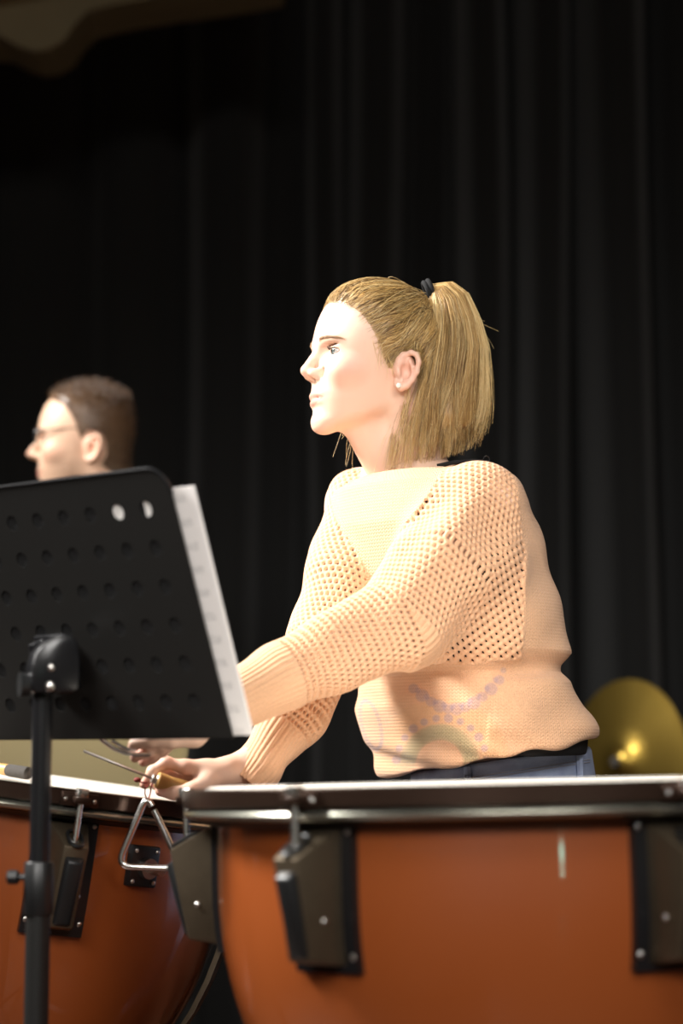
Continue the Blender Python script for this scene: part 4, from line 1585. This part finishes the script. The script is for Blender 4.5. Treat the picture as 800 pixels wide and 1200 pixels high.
def woman_clothes(W, shN, shF, elN, elF, hip):
    PE = lin(228, 179, 140)           # peach yarn
    PEL = lin(232, 190, 152)
    h = .003
    lo, hi = (-.175, 2.56, .88), (.385, 3.30, 1.42)
    # ---- trunk: photo row -> (centre column, half width in columns, depth, yaw)
    rows = [(550, 520, 40, 3.01, .10), (560, 508, 82, 3.00, .11), (574, 500, 100, 3.0, .12), (596, 503, 111, 2.995, .125), (620, 507, 116, 2.99, .13), (680, 518, 120, 3.00, .135), (735, 531, 121, 3.02, .135),
            (768, 536, 121, 3.03, .135), (782, 534, 110, 3.035, .122), (791, 536, 107, 3.04, .118), (802, 541, 115, 3.045, .125), (830, 546, 123, 3.055, .13), (855, 558, 127, 3.065, .135), (868, 561, 126, 3.07, .135),
            (895, 565, 119, 3.07, .13), (930, 568, 116, 3.07, .125)]
    tab = []
    for py, cx, hw, D, b in rows:
        c = P(cx, py, D)
        yaw = math.pi + math.radians(np.interp(py, [540, 700, 900], [36, 32, 20]))
        hwm = hw / FPX * D
        fx, fy = math.cos(yaw), math.sin(yaw)
        # half width seen = sqrt((b fx)^2 + (a fy)^2)
        a2 = max(hwm ** 2 - (b * fx) ** 2, .0)
        a = math.sqrt(a2) / abs(fy) if a2 > 0 else 0
        a = min(max(a, .10), .205)
        s = hwm / math.sqrt((b * fx) ** 2 + (a * fy) ** 2)
        tab.append((c[2], c[0], c[1], a * s, b * s, yaw))
    T = Field(lo, hi, h)
    T.op(loft_fn(tab), lo, hi, 0)
    # neck opening and sloping hem
    nk = P(484, 548, 3.01)
    T.ell(nk + (-.006, -.004, .016), (.078, .088, .036), .008, sub=True)
    xl, xr = P(445, 912, 3.07), P(685, 867, 3.07)

    hemz = lambda x: xl[2] + (x - xl[0]) * (xr[2] - xl[2]) / (xr[0] - xl[0])

    def hem(X, Y, Z):
        zz = xl[2] + (X - xl[0]) * (xr[2] - xl[2]) / (xr[0] - xl[0])
        return (Z - zz) * .95 + 0 * Y
    T.op(hem, lo, hi, .006, sub=True)
    # ---- sleeves
    A = Field(lo, hi, h)
    nP = [P(560, 598, 2.895), P(512, 668, 2.82), P(462, 733, 2.765), P(385, 767, 2.72), P(329, 793, 2.69), P(258, 832, 2.655)]
    A.chain(nP, [.070, .069, .061, .050, .043, .036], .012)
    A.cone(P(560, 690, 2.87), P(588, 726, 2.94), .075, .06, .04)
    A.cone(P(474, 741, 2.785), P(590, 733, 2.893), .040, .052, .03)
    B = Field(lo, hi, h)
    fP = [P(428, 592, 3.06), P(402, 685, 2.97), P(380, 765, 2.90), P(346, 835, 2.855), P(301, 900, 2.815), P(280, 926, 2.80)]
    B.chain(fP, [.058, .058, .055, .042, .032, .029], .012)
    raw = [T.a.copy(), A.a, B.a]
    S = smin(smin(T.a, A.a, .022), B.a, .018)
    # cut the open ends of both cuffs
    G = Field(lo, hi, h); G.a = S
    G.ell(nP[5] + (nP[5] - nP[4]) * .35, (.05,) * 3, 0, sub=True)
    G.ell(fP[5] + (fP[5] - fP[4]) * .75, (.045,) * 3, 0, sub=True)
    V, Fq = G.mesh(2)
    # ---- soft folds
    N = normals(V, Fq)
    dT = T.sample(V); dA = A.sample(V); dB = B.sample(V)

    def along(V, pts, dist_too=False):
        best = np.full(len(V), 9.0); s_ = np.zeros(len(V)); ph = np.zeros(len(V)); acc = 0
        ref = np.array([0, -1.0, 0.25])
        for i in range(len(pts) - 1):
            a, b = pts[i], pts[i + 1]
            L = np.linalg.norm(b - a); t = (b - a) / L
            q = (V - a) @ t
            if i > 0 and i < len(pts) - 2: qc = np.clip(q, 0, L)
            elif i == 0: qc = np.minimum(q, L)
            else: qc = np.maximum(q, 0)
            d = V - a - qc[:, None] * t
            dist = np.linalg.norm(V - a - np.clip(q, 0, L)[:, None] * t, axis=1)
            e1 = ref - t * (ref @ t); e1 /= np.linalg.norm(e1); e2 = np.cross(t, e1)
            an = np.arctan2(d @ e2, d @ e1)
            m = dist < best
            best[m] = dist[m]; s_[m] = acc + qc[m]; ph[m] = an[m]
            acc += L
        return (s_, ph, best) if dist_too else (s_, ph)
    sA, pA = along(V, nP); sB, pB = along(V, fP)
    lab = np.where(dA < dT - .004, 1, 0)
    lab = np.where((dB < dT - .002) & (dB < dA), 2, lab)
    # the shoulder cap and back yoke of the near sleeve: openwork as far as the back seam
    nf_ = N[:, 1]
    seam = np.interp(V[:, 2], [P(500, 760, 2.95)[2], P(500, 650, 2.95)[2], P(500, 560, 2.95)[2]], [P(606, 760, 2.93)[0], P(610, 650, 2.92)[0], P(596, 560, 2.93)[0]])
    front = np.interp(V[:, 2], [P(500, 690, 2.9)[2], P(500, 600, 2.9)[2], P(500, 550, 2.9)[2]], [P(455, 690, 2.85)[0], P(492, 600, 2.88)[0], P(520, 550, 2.9)[0]])
    cap = (N[:, 1] < .15) & (V[:, 2] > P(500, 775, 2.9)[2]) & (V[:, 0] < seam) & (V[:, 0] > front) & (V[:, 1] < 2.97)
    lab = np.where(cap & (lab == 0), 1, lab)
    lab = np.where((lab == 1) & (V[:, 0] > seam), 0, lab)
    fold = np.zeros(len(V))
    eN = nP[2]
    w = (lab == 1)
    fold += w * .0045 * np.sin(pA * 3 + sA * 14 + .8) * np.clip((sA - .05) / .06, 0, 1) * np.clip((.40 - sA) / .05, 0, 1)
    fold += w * .0048 * np.sin((V[:, 0] * 60 - V[:, 2] * 46)) * np.clip((sA - .02) / .05, 0, 1) * np.clip((.30 - sA) / .05, 0, 1)
    fold += (lab == 2) * .0035 * np.sin(sB * 45 + pB * 2)
    zc = np.clip((P(500, 800, 3)[2] - V[:, 2]) / .05, 0, 1)
    fold += (lab == 0) * zc * .0030 * np.sin(V[:, 0] * 55 + V[:, 2] * 95 + 1.4 * np.sin(V[:, 2] * 60))
    fold += (lab == 0) * .0022 * np.sin(V[:, 0] * 48 + V[:, 2] * -60) * (V[:, 0] > .2)
    V = V + N * fold[:, None]
    V = laplace(V, Fq, .5)
    # ---- finer mesh carrying the stitches
    V, Fq = subdivide(V, Fq)
    V = laplace(laplace(V, Fq, .5), Fq, .5)
    N = normals(V, Fq)
    dT = T.sample(V); dA = A.sample(V); dB = B.sample(V)
    sA, pA, rA = along(V, nP, True); sB, pB = along(V, fP)
    lab = np.where(dA < dT - .004, 1, 0)
    lab = np.where((dB < dT - .002) & (dB < dA), 2, lab)
    seam = np.interp(V[:, 2], [P(500, 760, 2.95)[2], P(500, 650, 2.95)[2], P(500, 560, 2.95)[2]], [P(606, 760, 2.93)[0], P(610, 650, 2.92)[0], P(596, 560, 2.93)[0]])
    front = np.interp(V[:, 2], [P(500, 690, 2.9)[2], P(500, 600, 2.9)[2], P(500, 550, 2.9)[2]], [P(455, 690, 2.85)[0], P(492, 600, 2.88)[0], P(520, 550, 2.9)[0]])
    cap = (N[:, 1] < .15) & (V[:, 2] > P(500, 775, 2.9)[2]) & (V[:, 0] < seam) & (V[:, 0] > front) & (V[:, 1] < 2.97)
    lab = np.where(cap & (lab == 0), 1, lab)
    lab = np.where((lab == 1) & (V[:, 0] > seam), 0, lab)
    LA = sum(np.linalg.norm(nP[i + 1] - nP[i]) for i in range(5)); LB = sum(np.linalg.norm(fP[i + 1] - fP[i]) for i in range(5))
    cA, cB = LA - .105, LB - .105                                 # where the ribbed cuffs begin
    lab = np.where((lab == 1) & (sA > cA), 3, lab)
    lab = np.where((lab == 2) & (sB > cB), 4, lab)
    nd = np.sqrt(((V[:, 0] - nk[0] + .006) / .078) ** 2 + ((V[:, 1] - nk[1] + .004) / .088) ** 2)
    lab = np.where((lab == 0) & (nd < 1.30) & (V[:, 2] > nk[2] - .06), 5, lab)

    def openwork(s_, ph, n, pitch):
        r_ = s_ / pitch
        k = np.floor(r_)
        u = ph / (2 * math.pi) * n + .5 * (k % 2)
        fu = (u - np.floor(u)) - .5
        fv = (r_ - k) - .5
        d = np.sqrt((fu / .30) ** 2 + (fv / .33) ** 2)
        return np.clip(1.35 - d, 0, 1), d
    disp = np.zeros(len(V)); hole = np.zeros(len(V), bool)
    for L, s_, ph, n in ((1, sA, pA, 46), (2, sB, pB, 38)):
        hgt, d = openwork(s_, ph, n, .0098)
        m = lab == L
        if L == 1:
            far = rA > .082
            ux, uz = V[:, 0] * .80 + V[:, 2] * .60, V[:, 2] * .80 - V[:, 0] * .60
            h2_, d2_ = openwork(uz, ux / .0088 * 2 * math.pi / n, n, .0098)
            hgt = np.where(far, h2_, hgt); d = np.where(far, d2_, d)
        disp = np.where(m, -.0034 * np.clip(hgt / .8, 0, 1) + .0006, disp)
        hole |= m & (d < .80)
    for L, ph, n in ((3, pA, 40), (4, pB, 32)):
        m = lab == L
        disp = np.where(m, .0019 * np.abs(np.sin(ph * n / 2)) ** .7 - .0010, disp)
    m = lab == 5
    # knit coordinates for the fine stitches of the trunk
    c0 = P(530, 720, 3.02)
    th = np.arctan2(V[:, 1] - c0[1], V[:, 0] - c0[0])
    vec = np.stack([th * .15, V[:, 2], np.zeros(len(V))], 1)
    V2 = V + N * disp[:, None]
    # ---- colours: yarn, paler front panel, faded motifs knitted into the lower front
    rn = rng.normal(0, .03, len(V))
    C = np.tile(PE, (len(V), 1))
    z = V[:, 2]
    C = np.where((lab == 3)[:, None] | (lab == 4)[:, None], PE * .9 + PEL * .1, C)

    def blob(px, py, D, r, col, amt, squash=1.0):
        q = P(px, py, D)
        d = np.sqrt((V[:, 0] - q[0]) ** 2 + ((V[:, 2] - q[2]) / squash) ** 2)
        w = amt * np.clip((r - d) / .0025 + .5, 0, 1) * (N[:, 1] < .1) * (lab == 0)
        C[:] = C * (1 - w[:, None]) + col * w[:, None]
    PUR, GRN, OCH = lin(150, 132, 152), lin(150, 148, 110), lin(214, 160, 96)
    DD = 2.93
    for i in range(40):                                          # ochre bloom round the motif
        a = math.pi * (0.02 + .96 * i / 39)
        blob(516 - 62 * math.cos(a), 900 - 66 * math.sin(a), DD, .020, OCH, .045)
    for i in range(70):                                          # green arc
        a = math.pi * (0.02 + .96 * i / 69)
        blob(514 - 36 * math.cos(a), 898 - 40 * math.sin(a), DD, .0115, GRN, .10)
    for i in range(12):                                          # violet beads over it
        a = math.pi * (0.02 + .96 * i / 11)
        blob(516 - 50 * math.cos(a), 894 - 52 * math.sin(a), DD, .0050 + .0012 * (i % 3 == 0), PUR, .5)
    for i in range(11):                                          # chain of beads under the arm
        q = i / 10
        blob(484 + 96 * q, 790 + 46 * math.sin(math.pi * (.12 + .76 * q)) - 8 * q, DD, .0068 + .002 * (i % 2), PUR, .42)
        blob(489 + 96 * q, 786 + 46 * math.sin(math.pi * (.17 + .76 * q)) - 8 * q, DD, .0040, PUR, .35)
    for i in range(30):                                          # oval outline at the front
        a = 2 * math.pi * i / 30
        blob(436 + 11 * math.cos(a) + 7 * math.sin(a), 848 + 30 * math.sin(a), DD - .02, .0030, PUR, .4)
    C = np.clip(C * (1 + rn[:, None]), 0, 1)
    # ---- split into body, sleeves, cuffs and neckband
    fl = np.sort(lab[Fq], 1)[:, 1]
    solid = ~(hole[Fq].all(1))
    sweater = None
    for L, name, mat in ((0, 'sweater', 'fineknit'), (1, 'sleeve', 'yarn'), (2, 'sleeve', 'yarn'), (3, 'cuff', 'yarn'), (4, 'cuff', 'yarn'), (5, 'neckband', 'fineknit')):
        sel = (fl == L) & solid
        if not sel.any(): continue
        v, q, c, k = compact(V2, Fq[sel], C, vec)
        o = np_mesh(name, v, q, M[mat], None, True, c, k)
        if L == 0:
            sweater = world_child(o, W)
        else:
            world_child(o, sweater)
    # ---- black top underneath
    U = Field((-.1, 2.7, .86), (.42, 3.35, 1.40), .005)
    tb = []
    for zz, cx, cy, a, b, yw in tab:
        if zz < P(500, 600, 3)[2]:
            tb.append((zz, cx, cy, a * .915, b * .915, yw))
    zlo = P(600, 895, 3.08)[2]
    tb = [r for r in tb if r[0] > zlo] + [(zlo, *P(578, 890, 3.085)[:2], .118, .125, tb[0][5])]
    U.op(loft_fn(tb), (-.1, 2.7, .86), (.42, 3.35, 1.40), 0)
    def under_edge(X, Y, Z):
        zz = np.interp(X, [xl[0], .20, .26, xr[0]], [xl[2] + .05, hemz(.20) + .02, hemz(.26) - .006, xr[2] - .022]).astype(np.float32)
        return (Z - zz) * .95 + 0 * Y
    U.op(under_edge, (-.1, 2.7, .86), (.42, 3.35, 1.40), .004, sub=True)
    v, q = U.mesh(2)
    world_child(np_mesh('undershirt', v, q, M['blackcloth']), W)
    sp = []
    for px, py, D in ((512, 546, 2.935), (530, 542, 2.932), (552, 540, 2.925), (573, 542, 2.915), (590, 543, 2.92)):
        sp.append(P(px, py, D))
    stp = MB().tube(sp[:4], [.0030] * 4, 8)
    so = world_child(stp.obj('strap', M['blackcloth']), W)
    rc = sp[3] + np.array([-.004, -.005, .003])
    MB().tube([rc + np.array([.0045 * math.cos(a), 0, .0055 * math.sin(a)]) for a in np.linspace(0, 2 * math.pi, 17)[:-1]], .0011, 8, closed=True).obj('strap_ring', M['black_gloss'], so)

    # ---- jeans
    jt = []
    for py, cx, hw, D, b in ((866, 586, 101, 3.085, .125), (885, 586, 103, 3.085, .128), (910, 588, 106, 3.09, .130), (960, 592, 110, 3.10, .132), (1000, 594, 110, 3.10, .13)):
        c = P(cx, py, D); jt.append((c[2], c[0], c[1], hw / FPX * D * 1.12, b, math.pi + .3))
    J = Field((.02, 2.75, -.01), (.62, 3.55, 1.02), .006)
    J.op(loft_fn(jt), (.02, 2.75, .7), (.62, 3.55, 1.02), 0)
    hz = jt[-1][0]
    legs = [([hip[0] - .02, hip[1] - .06, hz - .03], [hip[0] - .05, hip[1] - .02, .47], [hip[0] + .03, hip[1] + .0, .07]),
            ([hip[0] + .05, hip[1] + .07, hz - .03], [hip[0] + .10, hip[1] + .13, .47], [hip[0] + .20, hip[1] + .20, .07])]
    for a, b, c in legs:
        J.chain([a, b, c], [.098, .066, .048], .03)
    xl2, xr2 = P(480, 906, 3.08), P(690, 874, 3.08)

    def wl(X, Y, Z):                                             # sloping waist edge
        zz = xl2[2] + (X - xl2[0]) * (xr2[2] - xl2[2]) / (xr2[0] - xl2[0]) + .002
        return -(Z - zz) * .95 + 0 * Y
    J.op(wl, (.02, 2.75, .7), (.62, 3.55, 1.05), .004, sub=True)
    v, q = J.mesh(2)
    je = world_child(np_mesh('jeans', v, q, M['denim']), W)
    tree = BVHTree.FromPolygons([tuple(x) for x in v], [tuple(x) for x in q])

    def on(px, py, off=.002):
        o = Vector((0, 0, CAMZ)); d = (Vector(P(px, py, 3.0)) - o).normalized()
        hit, nr, _, _ = tree.ray_cast(o, d)
        return None if hit is None else np.array(hit) + np.array(nr) * off
    for x in (548, 676):
        pts = [on(x + i * .4, y, .0035) for i, y in enumerate((884, 892, 900, 908, 914))]
        pts = [p for p in pts if p is not None]
        if len(pts) > 2:
            lp = MB()
            for i in range(len(pts) - 1):
                lp.tube([pts[i], pts[i + 1]], .0058, 8)
            lp.obj('belt_loop', M['denim'], je)
    for off, name in ((16, 'seam'), (19, 'seam')):
        pts = [on(x, 906 - (x - 480) * .152 + off, .0012) for x in np.linspace(482, 690, 40)]
        pts = [p for p in pts if p is not None]
        if len(pts) > 3: MB().tube(pts, .0009, 6).obj(name, M['thread'], je)
    for a, b, c in legs:
        s = Field(np.array(c) - (.26, .12, .075), np.array(c) + (.14, .12, .05), .006)
        s.ell(np.array(c) + (-.075, 0, -.035), (.12, .046, .036), .01)
        s.ell(np.array(c) + (0, 0, -.02), (.05, .042, .045), .02)
        v, q = s.mesh(1)
        v[:, 2] = np.maximum(v[:, 2], .001)
        world_child(np_mesh('shoe', v, q, M['shoe']), W)


FG, HD = woman()


# ================================================================== what the woman holds
def triangle():
    """steel triangle hanging by its cord from the index finger"""
    D = 2.756
    ap, l, r = P(172, 932, D), P(137, 1015, D), P(213, 1018, D)
    root = empty('triangle', tuple(ap))
    tag(root, 'steel triangle hanging by a red cord from a hand between the drums', 'triangle')
    rr = .0046
    def corner(c, a, b, rad, n=9):
        u = (a - c) / np.linalg.norm(a - c); v = (b - c) / np.linalg.norm(b - c)
        p0, p2 = c + u * rad, c + v * rad
        return [(1 - t) ** 2 * p0 + 2 * t * (1 - t) * c + t * t * p2 for t in np.linspace(0, 1, n)]
    path = corner(ap, r, l, .016) + [ap * .5 + l * .5] + corner(l, ap, r, .020) + [l * .5 + r * .5] + corner(r, l, ap, .020)
    path += [r + (ap - r) * .8]
    # open corner at the right of the apex
    path[0:9] = [ap + (r - ap) * .06 + (0, 0, .001)] [:0] + corner(ap, r, l, .016)
    world_child(MB().tube(path, rr, 14).obj('steel_rod', M['chrome']), root)
    tip = FG[0][2]
    cord = [tip + (.006, -.006, -.002), P(170, 924, D - .004), ap + (-.002, -.006, .002), ap + (.001, -.001, -.008), ap + (.004, .006, .002), P(177, 922, D + .004), tip + (.012, .006, .004)]
    world_child(MB().tube(cord, .0011, 8).obj('cord', M['red']), root)
    world_child(MB().ball(P(161, 914, D - .004), (.0050, .0040, .0034), 12, 8).obj('cord_knot', M['red']), root)
    world_child(MB().tube([P(161, 914, D - .004), P(166, 917, D - .008), tip + (.004, -.009, .002)], .0012, 8).obj('cord', M['red']), root)


triangle()


def beater():
    a, b = P(98, 880, 2.735), P(181, 913, 2.752)
    c, d = P(178, 912, 2.7515), P(222, 926, 2.766)
    root = empty('triangle_beater', tuple(c))
    tag(root, 'thin metal beater with a turned wooden handle gripped in the lower hand', 'beater')
    world_child(MB().tube([a, b], [.0019, .0021], 10).obj('metal_rod', M['steel']), root)
    ax = d - c
    q = lambda t: c + ax * t
    world_child(MB().tube([q(-.02), q(0), q(.10), q(.14)], [.0045, .0062, .0062, .0085], 18).obj('ferrule', M['steel']), root)
    world_child(MB().tube([q(.12), q(.16), q(.3), q(.5), q(.75), q(.95), q(1.0)], [.0095, .0112, .0108, .0100, .0112, .0108, .005], 20).obj('wooden_handle', M['wood']), root)


beater()


def clip():
    D = 2.625
    root = empty('metal_beater', tuple(P(150, 880, D)))
    tag(root, 'bent silver beater held by the hand just under the music desk', 'beater')
    pts = [P(118, 866, D), P(133, 877, D), P(146, 882, D - .002), P(158, 884, D - .004), P(176, 884, D - .004)]
    world_child(MB().tube(pts, .0030, 10).obj('steel_rod', M['chrome']), root)
    pts = [P(131, 868, D + .012), P(144, 876, D + .010), P(158, 881, D + .006), P(176, 883, D - .002)]
    world_child(MB().tube(pts, .0024, 10).obj('steel_rod', M['chrome']), root)


clip()


# ================================================================== the man further back
def man():
    D = 4.35
    O = P(98, 510, D)
    sc = 1.03
    R = rot_z(math.radians(180 + 4)) @ np.array([[math.cos(.04), 0, math.sin(.04)], [0, 1, 0], [-math.sin(.04), 0, math.cos(.04)]])
    W = empty('person', (O[0] + .02, D, 0))
    tag(W, 'person with short brown hair and glasses standing behind the music stand', 'person')
    inv = lambda q: (R.T @ (np.asarray(q) - O)) / sc
    SK, BL, LIP, BRW = lin(226, 186, 158), lin(206, 126, 102), lin(190, 110, 100), lin(92, 66, 48)
    nb = np.array([-.045, 0, -.20])
    f = head_field(.0028, True, ((-.030, 0, -.055), nb, .058, .062))
    V, Fq = f.mesh(1)
    C = face_colors(V, SK, LIP, BRW, BL, .9, True)
    # stubble
    w = np.clip((-.052 - V[:, 2]) / .02, 0, 1) * np.clip((V[:, 2] + .14) / .02, 0, 1) * (V[:, 0] > -.02) * .35
    w = np.where((np.abs(V[:, 1]) < .022) & (V[:, 2] > -.092) & (V[:, 2] < -.064), 0, w)
    C = C * (1 - w[:, None]) + lin(120, 92, 70) * w[:, None]
    parts = [(to_world(V, R, O, sc), Fq, C)]
    cx, cy = O[0] + .045, D
    b = Field((cx - .32, cy - .30, .02), (cx + .30, cy + .30, 1.46), .009)
    sh = O[2] - .27
    b.cone((cx, cy - .16, sh), (cx, cy + .16, sh), .055, .055, .03)
    b.cone((cx, cy, sh - .06), (cx + .01, cy, .98), .12, .12, .06)
    for s in (-1, 1):
        hx = [(cx, cy + s * .19, sh - .01), (cx + .03, cy + s * .24, sh - .30), (cx - .10, cy + s * .22, sh - .52)]
        b.chain(hx, [.05, .042, .028], .02)
        b.ell(np.array(hx[2]) + (-.05, 0, -.02), (.06, .02, .035), .015)
        b.chain([(cx, cy + s * .09, .95), (cx - .01, cy + s * .10, .50), (cx + .02, cy + s * .11, .08)], [.085, .06, .042], .03)
    b.cone((cx - .01, cy, sh + .02), (O[0] + .03, D, O[2] - .12), .06, .055, .03)
    V2, F2 = b.mesh(1)
    parts.append((V2, F2, np.tile(SK, (len(V2), 1))))
    v, q, c = join(parts)
    world_child(np_mesh('body', v, q, M['skin'], None, True, c), W)
    for s in (-1, 1):
        world_child(eyeball(R, O, sc, s, lin(80, 70, 60), None), W)
    # short hair
    x, y, z = V[:, 0], V[:, 1], V[:, 2]
    hl = np.interp(z, [-.13, -.09, -.05, -.02, .02, .05, .066, .08, .13], [-.07, -.055, -.012, .004, .016, .034, .055, .080, .14])
    m = hl - x
    ear = np.sqrt(((x + .022) / .024) ** 2 + ((z + .038) / .036) ** 2)
    m = np.where((np.abs(y) > .055) & (ear < 1), -.01, m)
    m = np.where(z < -.10, -.01, m)
    N = normals(V, Fq)
    th = np.clip(m / .02, 0, 1) * (.004 + .003 * np.clip((z - .02) / .06, 0, 1)) + .0008
    keep = (m[Fq] > 0).all(1)
    cV, cF, cm, cN = compact(V + N * th[:, None], Fq[keep], m, N)
    hc = lin(96, 70, 48)
    fade = np.clip((cV[:, 2] + .08) / .12, 0, 1)[:, None]
    C = hc * fade + lin(96, 76, 58) * (1 - fade)
    C = np.clip(C * (1 + rng.normal(0, .18, len(C)))[:, None], 0, 1)
    hair = world_child(np_mesh('hair', to_world(cV, R, O, sc), cF, M['tinted_hair'], None, True, C), W)
    sel = rng.permutation(len(cV))[:1800]
    pts = np.zeros((len(sel), 5, 3))
    for j in range(5):
        q_ = j / 4
        L = (.005 + .011 * np.clip((cV[sel, 2] - .02) / .06, 0, 1))[:, None]
        pts[:, j] = cV[sel] - cN[sel] * .001 + (cN[sel] * .45 + np.array([-.6, 0, .15]) + rng.normal(0, .25, (len(sel), 3)) * q_) * L * q_
    hs = strands('cropped_hair', to_world(pts.reshape(-1, 3), R, O, sc).reshape(-1, 5, 3), np.full((len(sel), 5), .0007), np.tile(hc, (len(sel), 1)) * rng.uniform(.6, 1.3, len(sel))[:, None], M['tinted_hair'], hair)
    tag(hs, kind='stuff')
    # glasses
    g = MB()
    tw = lambda q: to_world(np.array([q], float), R, O, sc)[0]
    for s in (-1, 1):
        ring = [tw((.101 - abs(.034 * s + .019 * math.cos(a) * s) * .12, s * .034 + .021 * math.cos(a), -.004 + .017 * math.sin(a))) for a in np.linspace(0, 2 * math.pi, 25)[:-1]]
        g.tube(ring, .0012, 8, closed=True)
        g.tube([tw((.096, s * .055, .002)), tw((.05, s * .074, .004)), tw((-.02, s * .079, .004)), tw((-.036, s * .079, -.012))], .0014, 8)
    g.tube([tw((.101, -.013, -.001)), tw((.104, 0, .002)), tw((.101, .013, -.001))], .0013, 8)
    world_child(g.obj('glasses', M['black_gloss']), W)
    # clothes: shirt, trousers, shoes
    S = Field((cx - .32, cy - .32, .86), (cx + .32, cy + .32, 1.48), .007)
    S.cone((cx, cy - .155, sh + .0), (cx, cy + .155, sh + .0), .066, .066, .03)
    S.cone((cx, cy, sh - .06), (cx + .01, cy, .98), .135, .135, .06)
    for s in (-1, 1):
        S.chain([(cx, cy + s * .19, sh - .01), (cx + .03, cy + s * .24, sh - .30), (cx - .09, cy + s * .22, sh - .50)], [.064, .052, .038], .02)
    v, q = S.mesh(1)
    world_child(np_mesh('shirt', v, q, M['darkshirt']), W)
    S = Field((cx - .25, cy - .28, .04), (cx + .25, cy + .28, 1.06), .008)
    S.cone((cx + .01, cy - .04, .96), (cx + .01, cy + .04, .96), .125, .125, .03)
    for s in (-1, 1):
        S.chain([(cx, cy + s * .085, .92), (cx - .01, cy + s * .10, .50), (cx + .02, cy + s * .11, .09)], [.10, .075, .058], .03)
    v, q = S.mesh(1)
    world_child(np_mesh('trousers', v, q, M['blackcloth']), W)
    for s in (-1, 1):
        S = Field((cx - .26, cy + s * .11 - .08, -.01), (cx + .12, cy + s * .11 + .08, .13), .006)
        S.ell((cx - .06, cy + s * .11, .036), (.14, .048, .038), .01)
        S.ell((cx + .02, cy + s * .11, .06), (.055, .045, .05), .02)
        v, q = S.mesh(1)
        v[:, 2] = np.maximum(v[:, 2], .001)
        world_child(np_mesh('shoe', v, q, M['shoe']), W)


man()
